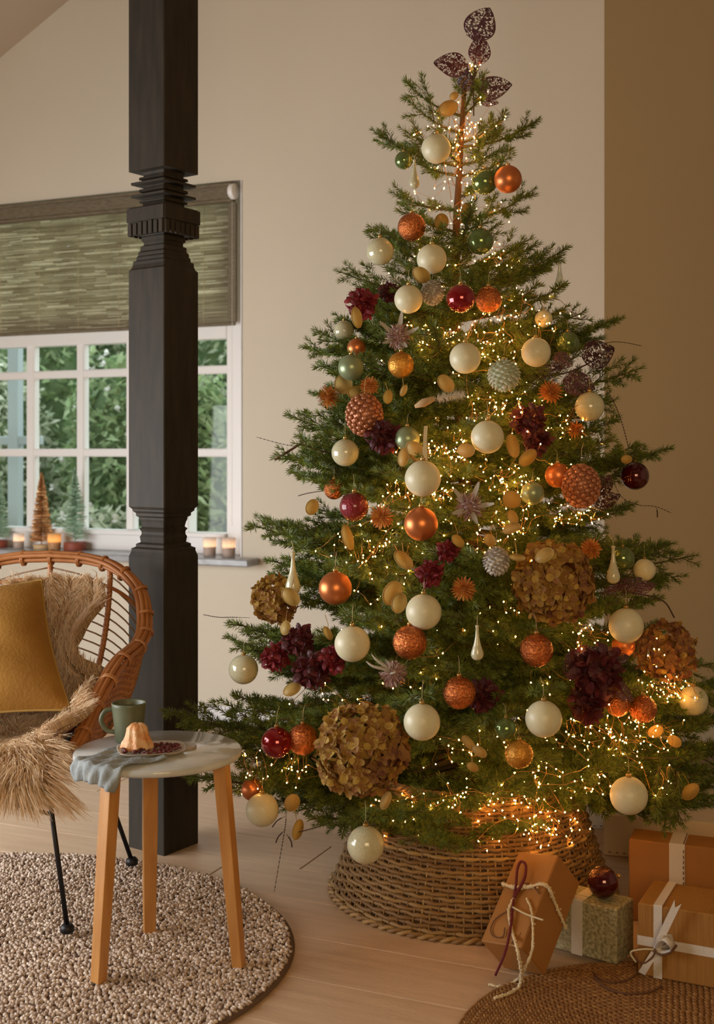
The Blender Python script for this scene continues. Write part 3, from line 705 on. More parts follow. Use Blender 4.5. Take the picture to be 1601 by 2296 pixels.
# napkin: draped over the left edge of the table
nk = thing('linen_napkin', 'rumpled grey linen napkin draped over the left front table edge', 'napkin')
b = MB(); n1, n2 = 34, 26; V = []
A0 = Vector((tc.x, tc.y, 0)); dn = Vector((-.62, -.78, 0)).normalized(); sn = Vector((.78, -.62, 0))
for i in range(n1):
    for j in range(n2):
        u = i/(n1-1); v = j/(n2-1)-.5
        r = .055+u*.19; lat = v*(.17-.02*u)+.012*math.sin(u*9)*v
        c = A0+dn*r+sn*(lat+.01-.06*(1-u)*0); rr = (c-A0).length
        fold = .0035*math.sin(v*34+u*7)+.003*math.sin(v*17-u*11)
        z = tz+.006+fold*.7
        if rr > .206:
            ov = rr-.206; q = (c-A0).normalized(); c = A0+q*(.2085+min(ov, .02)*.35+fold*1.2*min(1, ov/.015)); z = tz+.006-(ov*1.05)
        V.append((c.x, c.y, z))
b.grid(V, n1, n2); o = b.build('cloth', M_cloth, nk); md = o.modifiers.new('thick', 'SOLIDIFY'); md.thickness = .002; md.offset = 1
# plates
pcx = P(340, 1684, 2.915); pcx.z = tz
plate = thing('square_plate', 'small rounded-square beige plate with stoneware rim on the side table', 'plate', loc=(pcx.x, pcx.y, tz+.0005), rz=.28)
def sqp(prof, n=48, p=4.0, sx=1, sy=.8):
    V = []
    for r, z in prof:
        for k in range(n):
            a = 2*PI*k/n; c, s_ = math.cos(a), math.sin(a); q = (abs(c)**p+abs(s_)**p)**(-1/p); V.append((r*q*c*sx, r*q*s_*sy, z))
    return V, [(i*n+k, i*n+(k+1) % n, (i+1)*n+(k+1) % n, (i+1)*n+k) for i in range(len(prof)-1) for k in range(n)]+[tuple(range(n-1, -1, -1)), tuple(range((len(prof)-1)*n, len(prof)*n))]
b = MB(); b.add(*sqp([(.05, 0), (.066, .002), (.080, .011), (.082, .013), (.079, .013), (.064, .006), (.01, .005)])); b.build('dish', M_plate, plate)
board = thing('flat_ceramic_tray', 'pale flat rectangular ceramic tray under the plate, reaching further right', 'tray', loc=(pcx.x+.045, pcx.y+.045, tz+.0005), rz=.45)
b = MB(); b.add(*sqp([(.052, 0), (.056, .001), (.056, .005), (.052, .006), (.01, .0045)], sx=1, sy=.62)); b.build('tray', M_plate, board)
ckx = P(308, 1680, 2.93)
cake = thing('orange_sponge_cake', 'small orange glazed sponge cake dusted with sugar on the square plate', 'cake', loc=(ckx.x, ckx.y, tz+.006))
V = []; n = 40; pr = [(.036, 0), (.038, .006), (.035, .018), (.031, .026), (.027, .034), (.0255, .044), (.0235, .053), (.017, .060), (.009, .0625), (.003, .061)]
for r, z in pr:
    for k in range(n):
        a = 2*PI*k/n; q = 1+.09*math.cos(9*a+z*30)*(1 if z < .055 else .4)+.03*math.sin(a*23+z*500); V.append((r*q*math.cos(a), r*q*math.sin(a), z+.0015*math.sin(a*13)))
b = MB(); b.add(V, [(i*n+k, i*n+(k+1) % n, (i+1)*n+(k+1) % n, (i+1)*n+k) for i in range(len(pr)-1) for k in range(n)]+[tuple(range(n-1, -1, -1)), tuple(range((len(pr)-1)*n, len(pr)*n))]); b.build('crumb', M_cake, cake)
bb = MB(); bcx = []
for i in range(150):
    a = random.uniform(0, 2*PI); r = .072*math.sqrt(random.uniform(.12, 1)); x, y = r*math.cos(a), r*.72*math.sin(a)
    bb.sphere((x, y, .009+random.uniform(0, .006)), random.uniform(.0028, .005), 7, 5, sc=(1.2, .9, .8))
o = thing('dried_cranberries', 'scattered dried dark red cranberries around the cake on the plate', 'cranberries', loc=(pcx.x, pcx.y, tz+.0005), rz=.28, me=bb.mesh('dried_cranberries', M_berry)); o['kind'] = 'stuff'
# ------------------------------------------------------------------ gifts
def ribbon(b, pts, wid, axis, th=.0012):
    ax_ = Vector(axis).normalized()
    V = []
    for i, p in enumerate(pts):
        p = Vector(p); t = Vector(pts[min(i+1, len(pts)-1)])-Vector(pts[max(i-1, 0)]); nn = ax_.cross(t)
        nn = nn.normalized()*th/2 if nn.length > 1e-9 else Vector((0, 0, th/2))
        V += [p-ax_*wid/2-nn, p+ax_*wid/2-nn, p+ax_*wid/2+nn, p-ax_*wid/2+nn]
    m = len(pts); Fc = [(3, 2, 1, 0), (4*m-4, 4*m-3, 4*m-2, 4*m-1)]+[(i*4+k, i*4+(k+1) % 4, i*4+4+(k+1) % 4, i*4+4+k) for i in range(m-1) for k in range(4)]
    b.add([tuple(v) for v in V], Fc)
def fuzzy(b, pts, r, n=6, dens=900):
    pts = bez(pts, max(24, len(pts)*8)); b.tube(pts, [r*random.uniform(.7, 1.2) for _ in pts], n)
    L = sum((pts[i+1]-pts[i]).length for i in range(len(pts)-1))
    for i in range(int(L*dens)):
        k = random.randrange(len(pts)-1); p = pts[k].lerp(pts[k+1], random.random())
        b.sphere(p+Vector((random.gauss(0, r*.55), random.gauss(0, r*.55), random.gauss(0, r*.55))), r*random.uniform(.35, .7), 5, 3)
# A: leaning kraft box (pose solved from the photograph)
def rotm(a, b_, c):
    return (Matrix.Rotation(a, 3, 'Z') @ Matrix.Rotation(b_, 3, 'X') @ Matrix.Rotation(c, 3, 'Y')).to_4x4()
RA_ = rotm(-.93156, -.83724, -.22679)
GA = Matrix.Translation((.2941, 2.8690, .0854+.002)) @ RA_
ga = thing('kraft_gift_box', 'tilted orange-brown kraft gift box with ivory yarn leaning before the basket', 'gift', M=GA)
w_, d_, h_ = .121, .115, .249
b = MB(); b.box((w_/2, d_/2, h_/2), (w_, d_, h_), bev=.003); b.build('wrapping', M_kraft, ga, smooth=False)
b = MB(); b.box((w_*.6, -.0012, .02), (w_*.5, .0014, .03)); b.box((w_/2, d_+.0008, h_*.5), (.03, .0014, h_*.98)); b.build('paper_fold', M_kraft, ga, smooth=False)
GAi = GA.inverted()
yb = MB(); zz = .158; e = .004
fuzzy(yb, [(-e, d_*.6, zz+.02), (-e, .0, zz-.004), (w_*.3, -e, zz-.012), (w_*.62, -e, zz-.006), (w_+e*.5, -e, zz+.004), (w_+e, d_*.5, zz-.012), (w_+e, d_+e, zz-.03)], .0042)
yb.build('yarn_band', M_yarn, ga)
def GAp(px, py, off=-.006):
    """point on the box's front face plane (local y=off) seen at a pixel, in local space"""
    o_ = GAi @ Vector((0, 0, H)); d = (GAi @ P(px, py, 1))-o_; t = (off-o_.y)/d.y; return o_+d*t
kn = GAp(1152, 2015)
b = MB(); fuzzy(b, [kn, GAp(1141, 2040), GAp(1143, 2065), GAp(1150, 2095), GAi @ P(1160, 2130, 2.74), GAi @ P(1167, 2165, 2.75), GAi @ P(1169, 2190, 2.78), GAi @ FL(1162, 2215, .012), GAi @ FL(1140, 2228, .014), GAi @ FL(1108, 2238, .014)], .0036, dens=700); b.build('yarn_tail', M_yarn, ga)
b = MB(); fuzzy(b, [GAp(1180, 2014), GAp(1190, 2035), GAp(1194, 2065, -.012), GAi @ P(1195, 2100, 2.76), GAi @ P(1192, 2135, 2.75), GAi @ P(1180, 2165, 2.75), GAi @ P(1170, 2185, 2.78), GAi @ FL(1155, 2200, .012), GAi @ FL(1125, 2212, .008), GAi @ FL(1096, 2207, .006)], .003, dens=700); b.build('yarn_tail', M_yarn, ga)
b = MB(); b.tube(bez([kn, GAp(1157, 1985, -.010), GAp(1160, 1950, -.014), GAp(1168, 1932, -.016), GAp(1179, 1940, -.016), GAp(1176, 1970, -.012), GAp(1160, 2000, -.009), kn], 40), .0036, 6); b.build('cord_loop', M_redc, ga)
b = MB(); b.tube(bez([kn, GAp(1148, 2050, -.010), GAp(1144, 2085, -.010), GAp(1137, 2120, -.012), GAi @ P(1127, 2150, 2.78), GAi @ P(1111, 2186, 2.80)], 26), .0034, 6); b.build('cord_tail', M_redc, ga)
b = MB(); b.tube(bez([kn, GAp(1175, 1983, -.004), GAp(1195, 1986, -.004), GAp(1210, 2004, -.004)], 20), .0014, 5); b.tube(bez([GAp(1138, 2042), GAp(1112, 2060, -.004), GAp(1100, 2083, -.004), GAp(1108, 2100, -.004), GAp(1128, 2100, -.006), GAp(1132, 2080)], 28), .0015, 5)
b.build('twine', M_brownc, ga)
b = MB(); b.tube(bez([GAp(1150, 2034, -.012), GAp(1180, 2050, -.014), GAp(1218, 2063, -.016)], 12), .0024, 6); b.build('cord_end', M_thread, ga)
# B: speckled box
def upright(name, label, corner, dirx, diry, w_, d_, h_, m, bev=.003):
    M_ = basis(dirx, diry, (0, 0, 1), corner); t = thing(name, label, 'gift', M=M_)
    b = MB(); b.box((w_/2, d_/2, h_/2), (w_, d_, h_), bev=bev); b.build('wrapping', m, t, smooth=False)
    return t
dl = Vector((-.795, .607, 0)).normalized(); dr = Vector((.607, .795, 0)).normalized()
ZR = .013
gb = upright('speckled_gift_box', 'square mottled grey-green gift box with the dark red bauble on top', (.626, 2.905, ZR), dr, dl, .098, .185, .134, M_speck)
b = MB(); r0 = .105
ribbon(b, [(-.001, r0, .0), (-.001, r0, .134), (.0, r0, .1355), (.098, r0, .1355), (.099, r0, .134), (.099, r0, 0)], .03, (0, 1, 0)); b.build('ribbon', M_rib, gb, smooth=False)
b = MB(); ribbon(b, [(.03, .185, .136), (.03, .0, .136), (.03, -.001, .13), (.03, -.001, .0)], .003, (1, 0, 0)); b.build('paper_seam', M_speck, gb, smooth=False)
# D: kraft bottom right
fd = Vector((.9, -.438, 0)).normalized(); bd = Vector((.438, .9, 0)).normalized()
gD = upright('ribboned_kraft_gift', 'kraft gift box with white ribbon bow in the bottom right corner', (.666, 2.855, ZR), fd, bd, .32, .17, .170, M_kraft2)
b = MB(); xr = .047
ribbon(b, [(xr, -.001, .0), (xr, -.001, .17), (xr, .0, .1715), (xr, .17, .1715), (xr, .171, .17), (xr, .171, 0)], .020, (1, 0, 0)); b.build('ribbon', M_rib, gD, smooth=False)
b = MB(); zr = .083; ribbon(b, [(-.001, .17, zr), (-.001, 0, zr), (.0, -.0015, zr), (.32, -.0015, zr), (.3215, 0, zr), (.3215, .17, zr)], .022, (0, 0, 1)); b.build('ribbon', M_rib, gD, smooth=False)
kn = Vector((xr, -.008, .072))
b = MB(); ribbon(b, bez([kn, kn+Vector((.010, -.014, .03)), kn+Vector((.024, -.018, .062)), kn+Vector((.045, -.018, .11))], 12), .017, (.93, 0, -.38)); e_ = kn+Vector((.045, -.018, .11)); a_ = Vector((.93, 0, -.38)).normalized(); b.add([e_-a_*.0085, e_, e_-a_*.0078+Vector((.006, 0, .016)), e_+a_*.0085, e_+a_*.0085+Vector((.007, 0, .015))], [(0, 1, 2), (1, 3, 4)]); b.build('ribbon_tail', M_rib, gD, smooth=False)
b = MB()
for (sx, dz, wd) in ((.036, .030, .022),):
    ribbon(b, bez([kn, kn+Vector((sx*.5, -.02, dz*1.2)), kn+Vector((sx, -.024, dz)), kn+Vector((sx*1.05, -.012, dz*.4)), kn+Vector((sx*.5, -.004, 0)), kn], 22), wd, (.3, .9, .3))
ribbon(b, bez([kn, kn+Vector((.012, -.022, .028)), kn+Vector((.026, -.014, .044)), kn+Vector((.03, -.004, .02)), kn], 18), .018, (.6, .7, 0))
b.sphere(kn, .009, 10, 8); b.build('bow', M_rib, gD)
b = MB(); ribbon(b, bez([kn, kn+Vector((-.012, -.012, -.02)), kn+Vector((-.024, -.014, -.042)), kn+Vector((-.034, -.010, -.060))], 10), .016, (.9, 0, -.35)); b.build('ribbon_tail', M_rib, gD, smooth=False)
b = MB(); b.tube(bez([kn+Vector((.0, -.01, 0)), kn+Vector((-.025, -.013, .002)), kn+Vector((-.052, -.014, -.008)), kn+Vector((-.046, -.014, -.026)), kn+Vector((-.030, -.014, -.034)), kn+Vector((-.01, -.013, -.018)), kn+Vector((.0, -.01, 0))], 36), .0022, 6)
b.tube(bez([kn+Vector((-.008, -.011, 0)), kn+Vector((.012, -.02, -.004)), kn+Vector((.035, -.022, .006)), kn+Vector((.048, -.012, .022))], 20), .0026, 6); b.build('twine', M_brownc, gD)
b = MB(); b.tube(bez([kn+Vector((-.005, -.012, .002)), kn+Vector((-.030, -.017, .0)), kn+Vector((-.058, -.018, -.012)), kn+Vector((-.046, -.016, -.034))], 20), .0022, 6); b.build('cord_end', M_thread, gD)
# C: kraft upper right
gC = upright('dark_kraft_gift', 'plain dark kraft gift box with a single white ribbon and stitched edge', (.727, 3.22, 0), Vector((.93, -.36, 0)).normalized(), Vector((.36, .93, 0)).normalized(), .34, .10, .217, M_kraft)
b = MB(); xr = .125
ribbon(b, [(xr, -.001, .0), (xr, -.001, .217), (xr, .0, .2185), (xr, .1, .2185), (xr, .101, .217), (xr, .101, 0)], .040, (1, 0, 0)); b.build('ribbon', M_rib, gC, smooth=False)
ss = [((xr+.017, -.003, z), (xr+.017, -.003, z+.009)) for z in np.arange(.0, .21, .014)]+[((xr+.017, y, .2205), (xr+.017, y+.009, .2205)) for y in np.arange(.0, .09, .014)]
mst = MB(); mst.box((0, 0, 0), (.002, .002, .008)); me_st = mst.mesh('stitch', M_brownc)
for a, c in ss:
    a = Vector(a); c = Vector(c); link('stitch', me_st, gC, M=alignz(c-a, (a+c)/2))
# E and F
gE = upright('pale_gift_box', 'large plain pale beige box on the floor behind the kraft gifts', (.765, 3.74, 0), Vector((.96, -.28, 0)).normalized(), Vector((.28, .96, 0)).normalized(), .52, .17, .128, M_pale)
for i in range(7): link('stitch', me_st, gE, M=alignz((1, 0, 0), (.02+i*.022, -.002, .012)))
gF = upright('white_gift_box', 'white box with a dark stitched edge wedged between basket and beige box', (.60, 4.02, 0), Vector((.99, -.1, 0)).normalized(), Vector((.1, .99, 0)).normalized(), .30, .16, .19, M_whitep)
for i in range(10): link('stitch', me_st, gF, M=alignz((0, 0, 1), (.17+.004*(i % 2), -.002, .012+i*.016)))
for i in range(4): link('stitch', me_st, gF, M=alignz((1, 0, 0), (.19+i*.022, -.002, .01)))
# loose cords on the jute rug
b = MB(); b.tube(bez([FL(x, y, .014) for x, y in ((1330, 2180), (1345, 2195), (1375, 2203), (1410, 2196), (1432, 2180))], 30), .0022, 5); b.tube(bez([FL(x, y, .014) for x, y in ((1332, 2192), (1360, 2215), (1400, 2227), (1450, 2226), (1485, 2212))], 30), .0025, 5)
thing('loose_twine', 'thin dark brown twine lying in curves on the jute rug before the gifts', 'twine', me=b.mesh('loose_twine', M_brownc))
# ------------------------------------------------------------------ TREE
AX = lambda z: Vector((.33-.045*max(0, min(1, (z-.9)/.6))+.03*max(0, (z-1.9)/.5), 3.465, z))
def env(z):
    zs = [.18, .31, .50, .756, 1.01, 1.27, 1.46, 1.65, 1.83, 2.0, 2.19, 2.31, 2.42]
    rs = [.60, .70, .75, .66, .60, .54, .46, .40, .31, .25, .23, .13, .03]
    return float(np.interp(z, zs, rs))
tree = thing('christmas_tree', 'decorated green fir Christmas tree rising from the woven basket collar', 'tree', loc=(TC.x, TC.y, 0))
def TT(p): return Vector(p)-Vector((TC.x, TC.y, 0))
b = MB(); b.tube([TT(AX(z)) for z in np.linspace(.03, 2.33, 30)], [.030-.024*(i/29) for i in range(30)], 12); b.build('trunk', M_bark, tree)
b = MB(); b.lathe([(.11, .0), (.11, .02), (.04, .03), (.04, .12)], 24); b.build('tree_stand', M_black, tree)
# ornaments table: kind, px, py, size px (diameter or height), depth factor, label
ORN = [
 ('white', 978, 333, 66, .8, 'ivory ball hanging left of the trunk, uppermost white one'),
 ('pearl', 852, 564, 62, .8, 'glossy ivory ball at the left edge of the upper tree'),
 ('white', 968, 581, 67, .9, 'matte ivory ball on the upper tree just left of the bare trunk'),
 ('white', 916, 671, 64, .9, 'ivory ball beside the frosted cone, left of the red ball'),
 ('white', 1043, 803, 70, 1, 'ivory ball at upper centre amid the golden lights'),
 ('white', 1202, 790, 66, .9, 'ivory ball right of the frosted knobbly ornament'),
 ('white', 1093, 980, 74, 1, 'ivory ball in the middle of the tree above the brightest lights'),
 ('white', 948, 1073, 81, 1.02, 'large white ball hung on a long ribbon over the copper ball'),
 ('pearl', 1322, 912, 66, .8, 'ivory ball at the right edge under the burgundy lace leaves'),
 ('white', 950, 1372, 80, 1, 'ivory ball at the centre, above the crackled copper ball'),
 ('white', 790, 1444, 80, 1, 'ivory ball above the frosted antler-leaved flower, left side'),
 ('pearl', 546, 1501, 66, .5, 'shiny ivory ball at the far left lower tree edge'),
 ('white', 946, 1619, 82, 1.05, 'ivory ball touching the right side of the big hydrangea'),
 ('white', 1219, 1612, 82, 1.05, 'ivory ball low right of centre above the yellow ball'),
 ('white', 1404, 1403, 78, .9, 'ivory ball hanging over a small copper ball, right side'),
 ('white', 1410, 1784, 84, .9, 'ivory ball hanging low at right before the pale box'),
 ('white', 1588, 1757, 48, .3, 'small ivory ball cut by the right photo edge'),
 ('white', 588, 1816, 74, .8, 'ivory ball hanging low at left over bare floor'),
 ('pearl', 820, 1894, 84, 1.1, 'ivory ball hanging lowest, in front of the basket left side'),
 ('white', 1445, 1278, 50, .4, 'small ivory ball beside the green one on the right edge'),
 ('pearl', 774, 1015, 62, .7, 'pale pearly ball half hidden at left below burgundy leaves'),
 ('pearl', 1555, 1571, 66, .6, 'glowing golden-ivory ball at the right edge beside bright lights'),
 ('pearl', 771, 742, 46, .3, 'pale pearly ball mostly hidden behind needles, upper left'),
 ('pearl', 1219, 715, 40, .5, 'small pale ball half hidden above the green ball, upper right'),
 ('copm', 1139, 402, 62, .9, 'matte copper ball at the upper right of the bare trunk'),
 ('cops', 923, 509, 63, .9, 'shiny crackled copper ball at the upper left of the trunk'),
 ('cops', 1095, 672, 60, .8, 'shiny copper ball immediately right of the cherry red one'),
 ('copm', 799, 780, 42, .5, 'small copper ball peeping out above the left sage ball'),
 ('gold', 899, 818, 59, .9, 'amber-gold ball under the frosted pink flower'),
 ('copm', 752, 1319, 75, .95, 'large matte copper ball on the left, right of a hydrangea'),
 ('copm', 944, 1175, 76, 1, 'large matte copper ball hanging below the big white ball'),
 ('cops', 749, 1097, 46, .6, 'small shiny copper ball above the crackled red ball'),
 ('cops', 919, 1440, 77, 1, 'large crackled copper ball just below the central ivory ball'),
 ('cops', 1203, 1458, 75, 1, 'crackled copper ball right of the white teardrop'),
 ('cops', 1030, 1553, 74, .95, 'crackled copper ball at lower centre in burgundy leaves'),
 ('cops', 679, 1658, 70, .7, 'shiny copper ball between the red ball and big hydrangea'),
 ('gold', 1164, 1691, 64, 1, 'translucent amber-yellow ball low at the centre'),
 ('copm', 566, 1770, 50, .5, 'small copper ball above the lowest left ivory ball'),
 ('copm', 1250, 1066, 56, .7, 'dark copper ball tucked beside the copper berry cone'),
 ('copm', 1398, 1447, 52, .6, 'orange copper ball directly under a right-hand ivory ball'),
 ('cops', 1442, 1590, 62, .8, 'dark copper ball low at right under the golden lights'),
 ('cops', 1385, 1580, 54, .8, 'copper ball among burgundy petals, lower right'),
 ('green', 905, 360, 40, .5, 'small green ball at upper left beside the teardrop'),
 ('green', 1086, 408, 58, .6, 'green ball tucked behind the uppermost copper ball'),
 ('green', 1077, 541, 60, .9, 'glossy green ball on the right of the bare trunk'),
 ('greenm', 787, 824, 58, .8, 'satin sage green ball on the left edge of the tree'),
 ('green', 1273, 770, 52, .6, 'green ball right of the upper right ivory ball'),
 ('greenm', 913, 984, 56, .8, 'mint green ball left of centre, half hidden by needles'),
 ('greenm', 1194, 1106, 52, .8, 'dark green satin ball right of the yellow seed pods'),
 ('green', 1134, 1634, 50, 1, 'small green ball left of the low ivory ball'),
 ('green', 1396, 1252, 52, .5, 'green ball behind the right-hand white teardrop'),
 ('red', 1033, 669, 65, .95, 'cherry red ball at upper centre, left of a copper one'),
 ('red2', 794, 1136, 66, .9, 'crackled crimson ball on the left of the tree'),
 ('dark', 1424, 1067, 63, .3, 'dark burgundy ball hanging free at the right edge'),
 ('red', 620, 1665, 70, .8, 'glossy red ball at lower left beside the table'),
 ('drop', 929, 390, 66, .9, 'white teardrop ornament at the upper left below an ivory ball'),
 ('dropc', 1255, 620, 74, .3, 'clear glass teardrop hanging free at the upper right'),
 ('drop', 657, 1285, 96, .7, 'pale green-white teardrop hanging over the left hydrangea'),
 ('drop', 1375, 1266, 86, .8, 'frosted white teardrop right of the large right hydrangea'),
 ('drop', 1070, 1441, 80, 1.05, 'white bottle-shaped teardrop at lower centre of the tree'),
 ('cone2', 1130, 841, 70, 1, 'knobbly frosted sage ball right of the upper central ivory ball'),
 ('cone1', 1303, 1090, 88, .8, 'knobbly copper berry cone at the right of the tree'),
 ('cone3', 1113, 1258, 58, 1, 'small silvery white frosted cone at the tree centre'),
 ('cone3', 970, 656, 50, .8, 'silvery frosted cone between ivory ball and cherry red ball'),
 ('cone1', 817, 930, 86, .8, 'long copper scaled cone at the left beside burgundy leaves'),
 ('hyd', 812, 1678, 216, .95, 'largest dried hydrangea head, low left above the basket'),
 ('hyd', 617, 1345, 108, .55, 'dried ochre hydrangea at the left edge behind a teardrop'),
 ('hyd', 1240, 1305, 190, .85, 'big olive dried hydrangea right of the tree centre'),
 ('hydp', 1495, 1462, 140, .5, 'plum-brown dried hydrangea at the right edge'),
 ('crim', 813, 682, 74, .8, 'bright crimson dried flower at the upper left edge'),
 ('burg', 873, 655, 48, .6, 'small dark crimson flower behind the upper left ivory ball'),
 ('burg', 860, 980, 80, .8, 'dark burgundy flower left of the mint green ball'),
 ('burg', 1185, 945, 84, .8, 'deep red flower in shade right of the centre ivory ball'),
 ('burg', 1205, 990, 70, .7, 'burgundy flower above the pale seed pod, right of centre'),
 ('crim', 965, 1285, 66, 1, 'crimson crumpled leaves hanging at the tree centre'),
 ('crim', 1005, 1235, 54, .95, 'crimson leaf cluster beside a yellow petal at the centre'),
 ('burg', 670, 1437, 78, .8, 'rounded burgundy flower head on the lower left'),
 ('crim', 618, 1475, 70, .6, 'pinkish-red dried flower right of the far left ivory ball'),
 ('burg', 700, 1505, 92, .85, 'dark burgundy flower cluster at left above the red ball'),
 ('crim', 748, 1480, 66, .85, 'crimson spiky flower left of the frosted antler-leaved flower'),
 ('burg', 1085, 1560, 80, .85, 'burgundy leaves right of the lower centre copper ball'),
 ('burg', 1335, 1505, 130, .85, 'large dark burgundy flower mass on the lower right'),
 ('burg', 1320, 1580, 90, .8, 'burgundy petals below the large dark flower mass'),
 ('oran', 737, 891, 56, .7, 'orange thistle-like flower at the left edge'),
 ('oran', 829, 866, 46, .8, 'rust orange seed head beside the left sage ball'),
 ('oran', 857, 1160, 56, .9, 'mustard orange flower right of the crackled crimson ball'),
 ('oran', 1040, 1322, 58, 1.02, 'orange many-petalled flower at the tree centre'),
 ('oran', 1325, 1232, 50, .8, 'orange petal flower left of the right-hand teardrop'),
 ('oran', 1235, 880, 56, .8, 'rust orange crumpled flower under the burgundy lace leaves'),
 ('oran', 868, 560, 36, .7, 'small orange-red flower behind the upper left pearly ball'),
 ('oran', 1290, 965, 44, .7, 'dried orange flower at the right below an ivory ball'),
 ('thist', 893, 755, 66, .95, 'frosted pink thistle flower with pale leaves, upper left'),
 ('thist', 1053, 1136, 72, 1.02, 'frosted pink-white flower right of the big white ball'),
 ('thist', 882, 1512, 70, 1.02, 'frosted flower with antler-like white leaves above the hydrangea'),
]
def place(px, py, fac):
    d = 3.465
    for _ in range(3):
        z = H+(CY-py)/F*d; R = env(z); a = AX(z); u = (px-CX)/F*d-a.x
        s_ = math.sqrt(max(R*R-u*u, (.15*R)**2)); d = a.y-s_*fac*.95 + (.06 if fac < .5 else 0)
    return P(px, py, d), d
# prototypes of ornaments (unit = radius 1)
def mk_ball(m, nm):
    b = MB(); b.sphere((0, 0, 0), 1, 40, 26); return b.mesh(nm, m)
BM = {k: mk_ball(m, 'ball_'+k) for k, m in dict(white=M_bwhite, pearl=M_bpearl, copm=M_bcopm, cops=M_bcops, gold=M_bgold, green=M_bgreen, greenm=M_bgreenm, red=M_bred, red2=M_bred2, dark=M_bdark).items()}
b = MB(); b.lathe([(.15, .97), (.155, 1.12), (.15, 1.14), (.03, 1.15)], 14); CAPM = b.mesh('cap', M_capgold)
b = MB(); b.tube([(.07*math.cos(a), 0, 1.2+.09*math.sin(a)) for a in np.linspace(-.9, 4.04, 12)], .014, 5); LOOPM = b.mesh('loop', M_capgold)
b = MB(); b.tube([(0, 0, 1.27), (.02, .1, 1.9), (.05, .55, 2.2)], .012, 4); HANGM = b.mesh('hanging_thread', M_thread)
def drop_mesh(m):
    b = MB(); b.lathe([(.01, -1), (.16, -.97), (.30, -.86), (.36, -.70), (.35, -.55), (.27, -.30), (.18, 0), (.12, .3), (.09, .6), (.085, .85), (.11, .88), (.11, .96), (.02, 1)], 28)
    return b.mesh('drop', m)
DM = {'drop': drop_mesh(M_bpearl), 'dropc': drop_mesh(M_clear)}
b = MB(); b.tube([(0, 0, .98), (.02, .05, 1.25), (.05, .4, 1.5)], .014, 4); DH = b.mesh('hanging_thread', M_thread)
def cone_mesh(m, el, flat):
    b = MB(); b.sphere((0, 0, 0), .9, 16, 10, sc=(1, 1, el)); N_ = 110
    for i in range(N_):
        z = 1-2*(i+.5)/N_; r = math.sqrt(1-z*z); a = i*2.39996; nrm_ = Vector((r*math.cos(a), r*math.sin(a), z))
        p = Vector((nrm_.x*.92, nrm_.y*.92, nrm_.z*.92*el))
        M_ = align(nrm_ if flat else nrm_+Vector((0, 0, -.7)), (0, 0, 1), p)
        b.sphere((0, 0, 0), .2, 8, 5, M=M_, sc=(.55 if flat else 1.1, .85, .75 if flat else .35))
    return b.mesh('scales', m)
CMs = {'cone1': cone_mesh(M_cone1, 1.15, True), 'cone2': cone_mesh(M_cone2, 1.0, False), 'cone3': cone_mesh(M_cone3, 1.1, False)}
def burst_mesh(kind, m, seed):
    random.seed(seed); b = MB()
    if kind in ('crim', 'burg'):
        b.sphere((0, 0, 0), .45, 10, 7)
        for i in range(120):
            z = 1-2*(i+.5)/120; r = math.sqrt(1-z*z); a = i*2.39996
            n_ = Vector((r*math.cos(a), r*math.sin(a), z)); q = n_*random.uniform(.3, .72)
            d = (n_+Vector((random.gauss(0, .5), random.gauss(0, .5), random.gauss(0, .5)))).normalized()
            petal(b, align(d, (random.gauss(0, 1), random.gauss(0, 1), random.gauss(0, 1)), q), random.uniform(.35, .55), random.uniform(.13, .22), random.uniform(-1.2, 1.4), cup=.5)
    elif kind == 'oran':
        b.sphere((0, 0, 0), .35, 10, 7)
        for i in range(110):
            z = 1-2*(i+.5)/110; r = math.sqrt(1-z*z); a = i*2.39996; n_ = Vector((r*math.cos(a), r*math.sin(a), z))
            d = (n_+Vector((0, -.3, .5))).normalized(); petal(b, align(d, n_, n_*.25), random.uniform(.6, .85), .075, .5, cup=.3)
    elif kind == 'thist':
        b.sphere((0, 0, 0), .5, 12, 8)
        for i in range(230):
            z = 1-2*(i+.5)/230; r = math.sqrt(1-z*z); a = i*2.39996; n_ = Vector((r*math.cos(a), r*math.sin(a), z))
            d = (n_+Vector((random.gauss(0, .35), random.gauss(0, .35), random.gauss(0, .35)))).normalized(); petal(b, align(d, (random.gauss(0, 1), random.gauss(0, 1), 1), n_*.42), random.uniform(.45, .62), .05, random.uniform(-1, 1.5), cup=.4)
    return b.mesh('petals', m, False)
BU = {}
for k, m, nm in (('crim', M_crim, 'crimson'), ('burg', M_burg, 'burgundy'), ('oran', M_oran, 'orange'), ('thist', M_pink, 'thistle')):
    BU[k] = [burst_mesh(k, m, 11*i+len(k)) for i in range(2)]
random.seed(21)
def floret_mesh(m, sd):
    random.seed(sd); b = MB()
    for k in range(4):
        a = k*PI/2+random.uniform(-.15, .15)
        petal(b, align((math.cos(a), math.sin(a), .15), (0, 0, 1), (0, 0, 0)), random.uniform(.85, 1.1), random.uniform(.40, .52), random.uniform(-.3, .9), 4, cup=.35)
    b.sphere((0, 0, .05), .09, 6, 4); return b.mesh('floret', m, False)
FLm = {'hyd': [floret_mesh(M_hyd, i) for i in range(4)]+[floret_mesh(M_hydp, 9)], 'hydp': [floret_mesh(M_hydp, 20+i) for i in range(3)]+[floret_mesh(M_hyd, 29)]}
b = MB()
for k, a in enumerate((.5, 1.0, 2.3, 2.9)):   # antler leaves
    b.tube(bez([(0, 0, 0), (-.6*math.cos(a*.4), -.5, .5*math.sin(a)), (-1.5*math.cos(a*.55), -.6, .9*math.sin(a)+.1*k-.2), (-2.0*math.cos(a*.5), -.5, 1.2*math.sin(a)+.1*k-.2)], 10), [.10, .11, .10, .09, .09, .10, .09, .08, .07, .05, .02], 6, flat=.5)
ANT = b.mesh('antler_leaf', M_frost)
